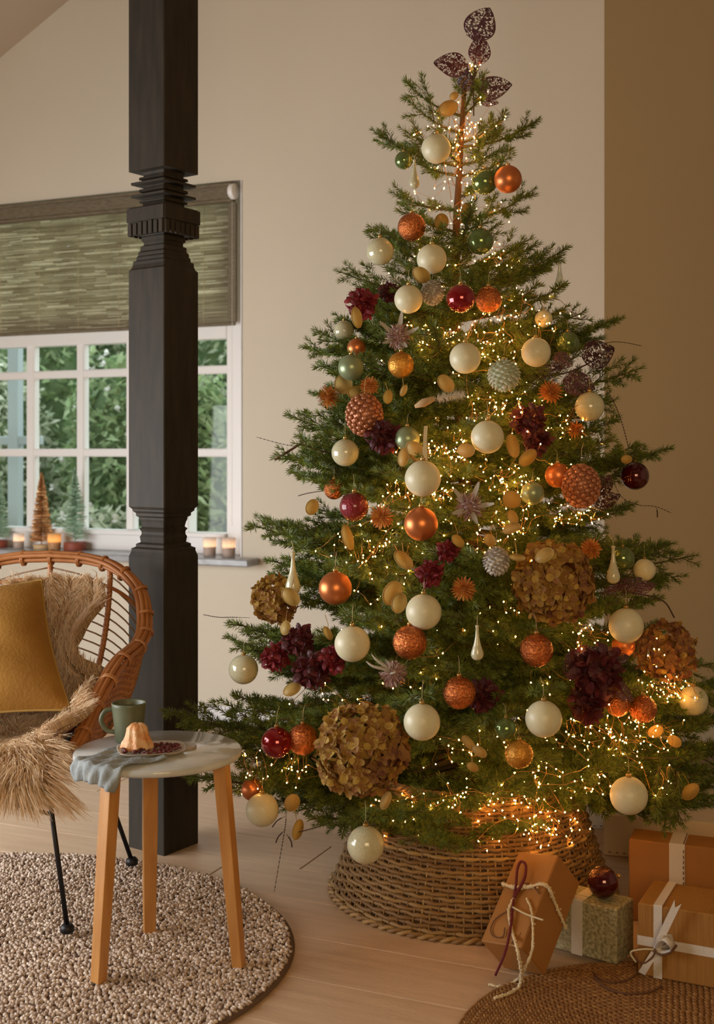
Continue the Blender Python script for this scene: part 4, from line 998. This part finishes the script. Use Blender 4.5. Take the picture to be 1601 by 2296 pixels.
b = MB()
for k in range(5):
    a = k*1.25; petal(b, align((math.cos(a), -.3, math.sin(a)), (0, -1, 0), (0, 0, 0)), 1.7, .16, .5, 5)
THL = b.mesh('frosted_leaf', M_frost)
GR = {'white': 'ivory balls on the tree', 'pearl': 'ivory balls on the tree', 'copm': 'copper balls on the tree', 'cops': 'copper balls on the tree', 'gold': 'amber balls on the tree', 'green': 'green balls on the tree', 'greenm': 'green balls on the tree', 'red': 'red balls on the tree', 'red2': 'red balls on the tree', 'dark': 'red balls on the tree',
      'drop': 'teardrop ornaments on the tree', 'dropc': 'teardrop ornaments on the tree', 'hyd': 'dried hydrangeas on the tree', 'hydp': 'dried hydrangeas on the tree', 'crim': 'red dried flowers on the tree', 'burg': 'red dried flowers on the tree', 'oran': 'orange dried flowers on the tree', 'thist': 'frosted flowers on the tree', 'cone1': 'cones on the tree', 'cone2': 'cones on the tree', 'cone3': 'cones on the tree'}
ORNP = []     # (px, py, r_px, depth)
BALLK = set(BM)
for (k, px, py, s_, fac, lab) in ORN:
    p, d = place(px, py, fac); r = s_/2/F*d
    ORNP.append((px, py, s_/2, d, p, r, k))
    rz = random.uniform(-.5, .5); Sm = lambda q: Matrix.Translation(p) @ Matrix.Rotation(rz, 4, 'Z') @ Matrix.Scale(q, 4)
    if k in BALLK:
        t = thing('bauble', lab, 'bauble', M=Sm(r), group=GR[k]); link('ball', BM[k], t); link('cap', CAPM, t); link('loop', LOOPM, t); link('hanging_thread', HANGM, t)
    elif k in DM:
        t = thing('teardrop_ornament', lab, 'ornament', M=Sm(r), group=GR[k]); link('drop', DM[k], t); link('hanging_thread', DH, t)
    elif k in CMs:
        t = thing('cone_ornament', lab, 'ornament', M=Sm(r), group=GR[k]); link('scales', CMs[k], t); link('cap', CAPM, t); link('hanging_thread', HANGM, t)
    elif k in FLm:
        t = thing('dried_hydrangea', lab, 'flower', loc=p, group=GR[k]); R = r
        N_ = {216: 300, 190: 280}.get(s_, 160); fr_ = {216: .0195, 190: .0185}.get(s_, .016)
        b = MB(); b.sphere((0, 0, 0), R*.55, 12, 8); b.tube([(0, 0, 0), (.01, R*1.3, R*.4)], .004, 6); b.build('head_core', M_hydp, t)
        for i in range(N_):
            z = 1-2*(i+.5)/N_; q = math.sqrt(1-z*z); a = i*2.39996; n_ = Vector((q*math.cos(a), q*math.sin(a), z))
            if n_.y > .75: continue
            tilt = (n_+Vector((random.gauss(0, .38), random.gauss(0, .38), random.gauss(0, .38)))).normalized()
            M_ = alignz(tilt, n_*(R*random.uniform(.74, .95))) @ Matrix.Rotation(random.uniform(0, 6), 4, 'Z') @ Matrix.Scale(fr_*random.uniform(.85, 1.15), 4)
            link('floret', random.choice(FLm[k][:4] if (k != 'hyd' or n_.x-n_.z*.6 < .35) else FLm[k][3:]), t, M=M_)
    else:
        nm = {'crim': 'crimson_dried_flower', 'burg': 'burgundy_dried_flower', 'oran': 'orange_dried_flower', 'thist': 'frosted_thistle'}[k]
        t = thing(nm, lab, 'flower', M=Matrix.Translation(p) @ Euler((random.uniform(-.4, .4), random.uniform(-.4, .4), 0)).to_matrix().to_4x4() @ Matrix.Scale(r, 4), group=GR[k])
        link('petals', random.choice(BU[k]), t)
        b = MB(); b.tube([(0, .2, 0), (.1, 1.2, -.2), (.1, 2.2, .1)], .05, 5); b.build('stem', M_seed, t)
        if k == 'thist': link('antler_leaf', ANT, t) if px == 882 else link('frosted_leaf', THL, t)
# fallen red bauble on the speckled gift
pb = P(1352, 1984, 2.985); r = 35/F*2.985; pb.z = .134+ZR+r
t = thing('bauble', 'dark red glossy ball resting on top of the speckled gift', 'bauble', M=Matrix.Translation(pb) @ Matrix.Rotation(1.2, 4, 'Y') @ Matrix.Scale(r, 4)); link('ball', BM['dark'], t); link('cap', CAPM, t); link('loop', LOOPM, t)
# ------------------------------------------------------------------ fir branches
def needle_twig(V, Fc, VM, FM, a, c, dens, nl, up):
    """needles on twig from a to c; up: plane normal"""
    d = c-a; L = d.length; d = d.normalized()
    n = int(L*dens)
    s1 = up.cross(d)
    if s1.length < 1e-4: s1 = d.orthogonal()
    s1.normalize(); s2 = d.cross(s1)
    for i in range(n):
        t = (i+random.random())/n; p = a+d*L*t
        ph = random.uniform(0, 2*PI); rad = s1*math.cos(ph)*1.15+s2*(math.sin(ph)*.9+.2)
        f = .38+.6*t*t
        dd = (d*f+rad).normalized(); l = nl*random.uniform(.75, 1.15)*(1-.25*t)
        w = dd.cross(d); w = (w.normalized() if w.length > 1e-4 else s1)*.0015
        m = p+dd*l*.45; k = len(V)
        V += [p, m+w, p+dd*l, m-w]; Fc.append((k, k+1, k+2, k+3))
    k = len(V)
    V2 = [(c, L)]
    # bud tip needles
    for q in range(7):
        ph = q*.9; dd = (d*1.6+s1*math.cos(ph)+s2*math.sin(ph)).normalized(); w = dd.cross(d).normalized()*.0013; m = c+dd*nl*.35; k = len(V); V += [c, m+w, c+dd*nl*.8, m-w]; Fc.append((k, k+1, k+2, k+3))
def branch_proto(L, seed):
    random.seed(seed); tw = MB(); V = []; Fc = []
    def path(t): return Vector((L*t, .012*L*math.sin(t*5+seed), -.09*L*math.sin(PI*t)*.8+.0*t))
    pts = [path(t) for t in np.linspace(0, 1, 10)]; r0 = .003+.009*L
    tw.tube(pts, [r0*(1-.8*i/9) for i in range(10)], 6)
    up = Vector((0, 0, 1)); dens = 980; nl = .0255
    t0 = .0 if L < .2 else .12
    for i in range(9):
        if (i+1)/9 > .45: needle_twig(V, Fc, None, None, pts[i], pts[i+1], dens, nl, up)
        elif i/9 >= t0: needle_twig(V, Fc, None, None, pts[i], pts[i+1], dens*.5, nl, up)
    s = max(.04, .16*L); side = 1
    while s < L-.02:
        t = s/L; p = path(t); side = -side
        rem = (L-s); sl = min(.035+.52*rem, .20)*random.uniform(.75, 1.1)*(1 if t > .25 else .8)
        an = random.uniform(.72, .98); d = Vector((math.cos(an), side*math.sin(an), random.uniform(-.12, .22))).normalized()
        e = p+d*sl; tw.tube([p, e], [.0018, .0009], 4, cap=False)
        needle_twig(V, Fc, None, None, p+d*.008, e, dens, nl, up)
        if sl > .075:
            q = .035
            sd2 = 1
            while q < sl-.015:
                sd2 = -sd2; b0 = p+d*q; l2 = min(.025+.45*(sl-q), .07)*random.uniform(.7, 1.1)
                an2 = an*side+sd2*.8; d2 = Vector((math.cos(an2), math.sin(an2), random.uniform(-.1, .25))).normalized(); e2 = b0+d2*l2
                tw.tube([b0, e2], [.001, .0006], 3, cap=False); needle_twig(V, Fc, None, None, b0, e2, dens, nl*.95, up); q += random.uniform(.032, .048)
        s += random.uniform(.026, .042) if L > .3 else random.uniform(.04, .06)
    # few upward shoots
    for _ in range(int(L*9)):
        t = random.uniform(.25, .9); p = path(t); d = Vector((.7, random.uniform(-.4, .4), random.uniform(.35, .8))).normalized(); l2 = random.uniform(.03, .07); e = p+d*l2
        tw.tube([p, e], [.001, .0006], 3, cap=False); needle_twig(V, Fc, None, None, p, e, dens, nl, up)
    nb = MB(); nb.v = [np.array([tuple(v) for v in V])]; nb.n = len(V); nb.f = Fc; nb.m = [0]*len(Fc)
    return tw.mesh('branch', M_twig), nb.mesh('needles', M_needle, False)
BINS = [.12, .19, .28, .38, .50, .63, .78, .92]
PROTO = {L: [branch_proto(L, int(L*100)*3+k) for k in range(3)] for L in BINS}
random.seed(5)
NBR = [0]
def add_branch(base, tip, roll=0):
    v = tip-base; L = v.length
    if L < .05: return
    k = min(BINS, key=lambda q: abs(math.log(q/L))); tw, nd = random.choice(PROTO[k]); f = L/k
    upv = Vector((0, 0, 1))+Vector((random.gauss(0, .15), random.gauss(0, .15), 0))
    M_ = Matrix.Translation(TT(base)) @ align(v, upv) @ Matrix.Rotation(roll, 4, 'X') @ Matrix.Diagonal((f, max(.85, min(1.1, f)), max(.9, min(1.1, f)), 1))
    o = link('branch', tw, tree, M=M_); n_ = link('needles', nd, o); n_['kind'] = 'stuff'; NBR[0] += 1
def proj(p): return CX+F*p.x/p.y, CY+F*(H-p.z)/p.y, p.y
def blocks(base, tip, own=None, mar=16):
    c = 0
    for t in (.4, .5, .6, .7, .8, .9, .97, 1.04):
        x, y, d = proj(base.lerp(tip, t))
        for j, o in enumerate(ORNP):
            if j == own or d > o[3]+.015: continue
            if abs(x-o[0]) < o[2]+mar and -o[2]-mar < y-o[1] < o[2]+mar: return True
    return False
# silhouette sprays, px targets (tip x, tip y, trunk y of the base, depth shift)
SIL = [(912, 188, 262, 0), (921, 232, 300, -.05), (838, 293, 372, .0), (900, 288, 340, .05), (880, 432, 470, .05), (830, 508, 545, 0), (905, 462, 520, -.08), (757, 606, 660, 0), (800, 640, 700, .1), (752, 706, 770, .1), (678, 779, 760, -.05), (770, 840, 880, .05),
  (700, 880, 900, .1), (616, 1028, 960, 0), (668, 1062, 1040, .05), (740, 950, 1000, -.1), (690, 1165, 1180, .1), (563, 1178, 1235, 0), (590, 1160, 1240, .08), (640, 1250, 1300, -.1), (520, 1395, 1440, .05), (508, 1432, 1480, -.03), (530, 1560, 1600, .1), (445, 1618, 1610, -.02), (365, 1590, 1640, .02), (470, 1660, 1660, .12), (420, 1742, 1690, .0), (540, 1720, 1720, -.12), (590, 1790, 1740, .05), (700, 1835, 1760, -.25), (950, 1882, 1790, -.48), (860, 1840, 1780, -.4), (1180, 1850, 1790, -.45), (1290, 1800, 1770, -.3),
  (1207, 268, 330, 0), (1135, 258, 320, .05), (1148, 348, 395, .05), (1198, 425, 500, 0), (1130, 330, 370, -.08), (1275, 556, 640, -.03), (1200, 546, 620, .08), (1262, 640, 720, -.1), (1310, 700, 760, .1), (1392, 713, 770, 0), (1350, 760, 800, .1), (1437, 828, 890, 0), (1375, 945, 1010, -.05), (1340, 960, 1020, .1), (1500, 1006, 1040, 0), (1410, 1060, 1080, .1), (1420, 1130, 1160, .05), (1508, 1218, 1200, .08), (1558, 1246, 1245, 0), (1490, 1290, 1260, .12), (1480, 1340, 1350, -.1), (1500, 1405, 1400, .1),
  (1600, 1490, 1480, .05), (1640, 1560, 1540, 0), (1610, 1620, 1600, -.1), (1640, 1690, 1640, .05), (1560, 1700, 1660, -.2), (1640, 1760, 1700, -.05), (1540, 1775, 1690, -.25), (1480, 1760, 1720, .1), (1380, 1760, 1720, -.3), (1650, 1525, 1500, .15), (1650, 1600, 1560, .1), (1655, 1660, 1640, -.05), (1650, 1725, 1680, -.15), (1640, 1785, 1720, .1), (1560, 1560, 1560, -.25),
  (1066, 150, 250, 0), (1035, 175, 240, 0), (1092, 185, 262, 0)]
for (tx, ty, by, dd) in SIL:
    d = 3.465+dd; tip = P(tx, ty, d); zb_ = H+(CY-by)/F*3.465; base = AX(zb_)
    add_branch(base, tip, random.uniform(-.5, .5) if abs(dd) < .1 else 0)
for (x0, y0, x1, y1, d) in ((1500, 1715, 1490, 1868, 3.08), (1520, 1730, 1512, 1840, 3.12), (1480, 1720, 1474, 1835, 3.05)): add_branch(P(x0, y0, d), P(x1, y1, d), random.uniform(-1, 1))
# one spray behind and above each ornament, so that it hangs from something
for j, o in enumerate(ORNP):
    p, r = o[4], o[5]
    zt = p.z+r*1.25 if o[6] in BALLK or o[6] in DM else p.z+r*.2
    tip = Vector((p.x, p.y+r*.9+.02, zt)); a = AX(tip.z); hd = Vector((tip.x-a.x, tip.y-a.y, 0)).length
    base = AX(max(.22, tip.z-(.02+.02*random.random())-(.18*hd if tip.z > 1.3 else .02*hd)))
    if hd > .06 and not (tip.z > 1.75 and j % 2): add_branch(base, tip, random.uniform(-.3, .3))
n0 = NBR[0]
ga_ = 2.39996; i = 0; tries = 0
while NBR[0] < 300 and tries < 3000:
    tries += 1
    z = .34+(1.80-.34)*(random.random()**1.15)
    an = random.uniform(0, 2*PI); R = env(z)*random.uniform(.62, .95)
    if math.sin(an) > .5 and random.random() < .6: continue
    rise = np.interp(z, [.3, .7, 1.2, 1.8, 2.3], [-.10, .0, .12, .35, .7])
    base = AX(z); tip = base+Vector((math.cos(an)*R, math.sin(an)*R, R*rise))
    if z < .55 and math.sin(an) < 0: tip.z = max(tip.z, .33)
    ok = False
    for q in (1, .85, .7):
        tp = base.lerp(tip, q)
        X_, Y_, _d = proj(tp)
        if (Y_ > 1800 and X_ > 690) or (Y_ > 1770 and X_ > 1290): continue
        if not blocks(base, tp): ok = True; break
    if ok: add_branch(base, tp, random.uniform(-.35, .35))
print('branches', NBR[0], 'fill', NBR[0]-n0, 'tries', tries)
# ------------------------------------------------------------------ string lights
sl_ = thing('string_lights', 'warm white cluster string lights on copper wire wound through the tree', 'string lights', loc=(TC.x, TC.y, 0))
CL = [(1022, 330, 14, 60, 28), (1062, 300, 22, 22, 24), (1075, 225, 10, 12, 8), (1060, 150, 14, 14, 10), (1050, 480, 18, 60, 20), (1120, 570, 24, 20, 16), (1000, 760, 60, 30, 60), (1160, 740, 60, 50, 90), (1090, 790, 50, 26, 50), (1130, 930, 60, 40, 110), (1020, 1010, 60, 40, 110), (1150, 1070, 40, 28, 70), (920, 1120, 50, 36, 70), (1000, 1120, 60, 30, 50), (830, 1230, 60, 40, 50),
      (1150, 1170, 24, 50, 40), (1090, 1210, 70, 50, 50), (900, 1290, 60, 60, 50), (1290, 1155, 40, 20, 34), (1310, 1420, 40, 34, 60), (1130, 1400, 90, 40, 60), (940, 1500, 60, 40, 50), (1230, 1520, 60, 40, 40), (1470, 1465, 30, 26, 24), (1500, 1545, 44, 26, 110), (1430, 1650, 60, 46, 120), (1300, 1650, 60, 40, 60), (1050, 1660, 60, 40, 60), (1240, 1760, 60, 40, 90), (1000, 1790, 90, 30, 90), (1130, 1800, 70, 30, 70), (1210, 1860, 70, 40, 90), (1320, 1760, 60, 24, 60), (660, 1740, 30, 40, 46), (560, 1730, 30, 30, 26), (900, 1810, 50, 20, 26), (1480, 1760, 30, 40, 30), (1270, 960, 50, 60, 34), (760, 1580, 70, 40, 20)]
wireb = MB(); bulbb = MB(); OV = np.array([(1, 0, 0), (-1, 0, 0), (0, 1, 0), (0, -1, 0), (0, 0, 1.3), (0, 0, -1.3)], float); OF = [(0, 2, 4), (2, 1, 4), (1, 3, 4), (3, 0, 4), (2, 0, 5), (1, 2, 5), (3, 1, 5), (0, 3, 5)]
def add_bulb(p, r=.0018): bulbb.add(OV*r+np.array(tuple(TT(p))), OF)
for (x, y, sx, sy, n_) in CL:
    pts = []
    for q in range(int(n_*(.95 if y < 1400 else .68 if y < 1740 else .5))):
        fac = random.uniform(.2, .88) if y > 640 else random.uniform(.1, .7)
        if y > 1790: fac = random.uniform(.45, .75)
        xx, yy = random.gauss(x, sx*.75), random.gauss(y, sy*.75)
        p, d = place(xx, yy, fac)
        if p.z < .33 and 0: continue
        if p.z < BH+.02:
            v = Vector((p.x-TC.x, p.y-TC.y, 0)); rr = brad(max(0, p.z))+.012
            if v.length < rr: v = v.normalized()*rr; p = Vector((TC.x+v.x, TC.y+v.y, p.z))
        add_bulb(p); pts.append(TT(p))
    pts.sort(key=lambda v: (round(v.z*14), v.x if round(v.z*14) % 2 else -v.x))
    if len(pts) > 3: 
        wp_ = bez(pts, len(pts)*3); wireb.tube([w+Vector((random.gauss(0, .003), random.gauss(0, .003), random.gauss(0, .003))) for w in wp_], .0009, 3, cap=False)
# helix through the volume
hp = []
for i in range(520):
    t = i/520; z = .30+1.95*t**1.1; a = i*.31; R = env(z)*(.15+.28*abs(math.sin(i*.37))+random.uniform(0, .2)); c = AX(z); p = c+Vector((R*math.cos(a), R*math.sin(a), random.gauss(0, .02))); hp.append(TT(p)); add_bulb(p)
wireb.tube(hp, .0006, 3, cap=False)
tw_ = [TT(AX(z))+Vector((.02*math.cos(z*60), .02*math.sin(z*60), 0)) for z in np.linspace(1.4, 2.3, 260)]; wireb.tube(tw_, .001, 4)
o = wireb.build('copper_wire', M_wire, sl_); o['kind'] = 'stuff'
o = bulbb.build('bulbs', M_glow, sl_, smooth=False); o['kind'] = 'stuff'
# ------------------------------------------------------------------ lace leaves
def lace_mesh(seed):
    random.seed(seed); b = MB(); nu, nv = 34, 20; V = []
    for i in range(nu+1):
        t = i/nu; w_ = .36*math.sin(PI*min(1, t**.8))**.75*(1-.12*t)
        for j in range(nv+1):
            s_ = -1+2*j/nv; jit = .012 if 0 < j < nv and 0 < i < nu else 0
            V.append((t+random.gauss(0, jit), s_*w_+random.gauss(0, jit), .10*math.sin(t*3)-.25*(s_*w_)**2*2+.02*math.sin(s_*7+t*9)))
    Fc = []
    for i in range(nu):
        for j in range(nv):
            edge = j in (0, nv-1) or j in (nv//2, nv//2-1) or i in (0, nu-1)
            if edge or random.random() < .70: Fc.append((i*(nv+1)+j, (i+1)*(nv+1)+j, (i+1)*(nv+1)+j+1, i*(nv+1)+j+1))
    b.add(V, Fc); b.cur = 1
    for q in range(150):
        k = random.choice(V[:]); b.sphere((k[0], k[1], k[2]+.008), .009, 5, 3)
    return b.mesh('leaf_blade', [M_lace, M_glit], False)
LM = [lace_mesh(s_) for s_ in range(3)]; random.seed(31)
def lace_spray(label, stem_pts, leaves, dbase):
    t = thing('lace_leaf_spray', label, 'leaf spray', loc=P(stem_pts[0][0], stem_pts[0][1], dbase), group='burgundy lace leaf sprays on the tree')
    o0 = P(stem_pts[0][0], stem_pts[0][1], dbase)
    b = MB(); b.tube(bez([P(x, y, dbase)-o0 for x, y in stem_pts], 20), .0022, 5); b.build('stem', M_seed, t)
    for (x0, y0, x1, y1, w_) in leaves:
        a = P(x0, y0, dbase-random.uniform(0, .02))-o0; c = P(x1, y1, dbase-random.uniform(.0, .05))-o0; v = c-a; L = v.length
        M_ = Matrix.Translation(a) @ align(v, (random.uniform(-.3, .3), -1, random.uniform(-.3, .3))) @ Matrix.Diagonal((L, L*w_, L, 1)); link('leaf', random.choice(LM), t, M=M_)
lace_spray('burgundy lace leaf spray crowning the very top of the tree', [(1062, 260), (1062, 200), (1066, 130), (1075, 70)], [(1060, 90, 1098, 18, 1.35), (1074, 145, 1076, 78, 1.15), (1050, 150, 972, 142, 1.1), (1040, 205, 1050, 152, 1.0), (1068, 205, 1148, 190, 1.0), (1075, 222, 1118, 232, .9)], 3.44)
lace_spray('burgundy lace leaf spray at the right edge over an ivory ball', [(1200, 835), (1260, 838), (1310, 820), (1345, 800)], [(1307, 806, 1378, 782, 1.35), (1262, 852, 1335, 872, 1.1), (1240, 800, 1285, 820, 1.2), (1200, 840, 1262, 822, .9)], 3.22)
lace_spray('burgundy lace leaf spray at the lower right edge beside the teardrop', [(1330, 1330), (1400, 1330), (1450, 1335), (1490, 1350), (1512, 1385)], [(1380, 1330, 1440, 1295, .8), (1420, 1325, 1470, 1310, .8), (1350, 1340, 1400, 1310, .8)], 3.25)
lace_spray('burgundy lace leaf spray behind the copper berry cone', [(1290, 1140), (1330, 1120), (1360, 1080)], [(1335, 1100, 1370, 1065, 1.3), (1330, 1130, 1392, 1110, .9)], 3.3)
lace_spray('burgundy lace leaf spray at the lower right among golden lights', [(1260, 1500), (1320, 1480), (1400, 1500)], [(1270, 1500, 1340, 1450, 1.0), (1330, 1490, 1410, 1470, 1.0), (1360, 1530, 1420, 1570, .9)], 3.0)
# ------------------------------------------------------------------ honesty pods
b = MB(); b.lathe([(.001, .012), (.94, .012), (.94, -.012), (.001, -.012)], 22, cap=False); b.cur = 1
b.tube([(math.cos(a)*.96, math.sin(a)*.96, 0) for a in np.linspace(0, 2*PI, 22, endpoint=False)], .035, 5, closed=True); b.tube([(.96, 0, 0), (1.25, 0, 0)], .02, 4); POD = b.mesh('pod', [M_pod, M_podrim])
def pods(label, lst, fac=.95):
    p0, d0 = place(lst[0][0], lst[0][1], fac*.9); p0 = p0+Vector((0, .05, 0))
    t = thing('honesty_sprig', label, 'seed pods', loc=p0, group='honesty sprigs on the tree')
    for (x, y, s_, asp) in lst:
        st = MB()
        p, d = place(x, y, fac); r = s_/2/F*d; q = p-p0
        fn = Vector((random.gauss(0, .35), -1, random.gauss(0, .35))).normalized(); M_ = Matrix.Translation(q) @ alignz(fn) @ Matrix.Rotation(random.uniform(0, 6.3), 4, 'Z') @ Matrix.Diagonal((r*1.12, r*asp, r, 1))
        link('pod', POD, t, M=M_); st.tube([(0, 0, 0), q*.5+Vector((0, .015, -.01)), q+Vector((0, .004, 0))] if q.length < .13 else [q+Vector((random.uniform(-.01, .01), .05, .04)), q+Vector((0, .02, .02)), q+Vector((0, .004, 0))], .0009, 4)
        st.build('stem', M_podrim, t)
pods('amber honesty pod near the very top, left of the trunk', [(1005, 243, 44, .9), (1018, 215, 20, .9)], .7)
pods('two amber honesty pods either side of the bare trunk', [(990, 497, 42, .8), (1047, 480, 46, .75)], .8)
pods('oval yellow honesty pod under the upper trunk ivory ball', [(945, 617, 48, .75), (800, 712, 44, .6)], .95)
pods('pale yellow honesty pods above the white plume', [(1000, 860, 42, .8), (870, 890, 30, .8), (905, 876, 26, .6)], .95)
pods('pale honesty pods below the mint green ball', [(935, 1015, 58, .7), (905, 1025, 40, .7)], .92)
pods('golden honesty pods between two central ivory balls', [(1045, 1010, 40, .8), (1150, 1000, 50, .6), (1184, 1026, 46, .75)], 1)
pods('chain of three yellow honesty pods right of the frosted flower', [(1148, 1120, 40, 1.0), (1150, 1160, 32, .8), (1147, 1185, 40, .6)], 1)
pods('small cream honesty pods at the tree centre', [(1098, 1211, 34, .8), (1027, 1213, 34, .7), (905, 1256, 50, .7)], 1)
pods('cream honesty pods left of the central ivory ball', [(880, 1330, 56, .8), (895, 1352, 44, .8)], .98)
pods('cream honesty pod in front of the right hydrangea', [(1221, 1245, 42, .8), (1160, 1250, 34, .5)], 1.12)
pods('pale honesty pods among needles at the left', [(700, 1137, 34, .9), (780, 1205, 54, .5), (652, 1338, 44, .8)], .9)
pods('pale honesty pods above the big hydrangea', [(655, 1545, 40, .8), (640, 1408, 30, .9), (735, 1420, 36, .5)], .9)
pods('golden honesty pods low on the tree near the amber ball', [(1050, 1665, 36, .6), (865, 1795, 50, .5), (1060, 1720, 30, .7), (1075, 1685, 34, .7)], 1.02)
pods('dangling honesty pods at the lower left over the floor', [(655, 1800, 40, .9), (668, 1860, 42, .7)], .8)
pods('ghostly pale honesty pods at the left under the sage ball', [(770, 862, 60, .7), (805, 882, 50, .7)], .6)
pods('golden honesty pods at the lower right edge', [(1470, 1640, 36, .8), (1512, 1662, 32, .8), (1548, 1775, 44, .7), (1405, 1030, 24, .9)], .7)
# ------------------------------------------------------------------ beaded twigs
def beads(label, strands, d, r=.0011):
    p0 = P(strands[0][0][0], strands[0][0][1], d); t = thing('beaded_twig', label, 'twig', loc=p0, group='dark beaded twigs on the tree')
    for sdef in strands:
        pts = bez([P(x, y, d)-p0 for x, y in sdef], 50); b = MB(); b.tube(pts, r*.55, 4)
        b.build('stalk', M_seed, t)
        b = MB()
        for i in range(12, 50, 2): b.sphere(pts[i], r*1.7, 6, 4, sc=(1, 1, .8))
        b.build('seeds', M_seed, t)
beads('dark beaded twig curling out at the left below burgundy petals', [[(728, 1040), (715, 1020), (680, 1005), (630, 995), (575, 980)]], 3.45)
beads('short dark beaded twig left of the small copper ball', [[(750, 1098), (715, 1102), (690, 1106), (668, 1112)]], 3.4)
beads('dark beaded twig tip reaching left of the lower tree', [[(560, 1385), (520, 1384), (490, 1384), (455, 1378)]], 3.4)
beads('dark bare twigs dangling under the lower left branches', [[(642, 1815), (640, 1850), (630, 1910), (615, 2000)], [(640, 1860), (625, 1875), (618, 1890)], [(640, 1830), (622, 1840), (610, 1855)], [(642, 1870), (652, 1885), (655, 1900)], [(740, 1845), (700, 1858), (668, 1866)]], 3.05)
beads('long thin twig arching down to the burgundy ball at right', [[(1355, 868), (1378, 905), (1395, 950), (1410, 1005)]], 3.4, .0013)
beads('thin beaded twig curling under the burgundy ball at right', [[(1385, 1040), (1376, 1075), (1395, 1115), (1430, 1132), (1470, 1136), (1505, 1150)], [(1472, 1138), (1474, 1150), (1474, 1160)]], 3.4, .0011)
beads('thin beaded twig reaching right above the burgundy lace leaf', [[(1300, 800), (1330, 782), (1365, 768), (1400, 768), (1440, 776)]], 3.3)
b = MB(); o0 = P(690, 985, 3.45); b.tube(bez([P(690, 985, 3.45)-o0, P(650, 1010, 3.45)-o0, P(616, 1031, 3.45)-o0], 12), [.0035]*13, 6); t = thing('bare_fir_twig', 'bare dark fir twig end poking out at the left of the tree', 'twig', loc=o0); b.build('stem', M_bark, t)
# white plume
pp_, d = place(985, 893, 1.0); t = thing('white_plume_pick', 'white fluffy plume with a tan bud lying below the honesty pods', 'ornament', loc=pp_)
b = MB(); b.tube([P(930, 912, d)-pp_, P(950, 903, d)-pp_, P(975, 893, d)-pp_], [.004, .011, .006], 10); b.build('bud', M_bud, t)
b = MB()
for i in range(420):
    k = random.random(); p = (P(978, 893, d)-pp_).lerp(P(1040, 884, d)-pp_, k); v = Vector((random.gauss(.3, .5), random.gauss(0, .7), random.gauss(0, .7))).normalized()*random.uniform(.010, .022); s_ = v.orthogonal().normalized()*.0007
    b.add([p+s_, p-s_, p+v], [(0, 1, 2)])
o = b.build('down', M_bird, t, smooth=False); o['kind'] = 'stuff'
# hanging ribbon of the big white ball
b = MB(); q0, d = place(952, 1040, 1.0); ribbon(b, [P(954, 1032, d), P(953, 985, d), P(955, 955, d)], .009, (1, 0, 0)); thing('hanging_ribbon', 'long pale ribbon by which the large white ball hangs', 'ribbon', me=b.mesh('hanging_ribbon', M_thread, False))
print('objects', len(bpy.data.objects))
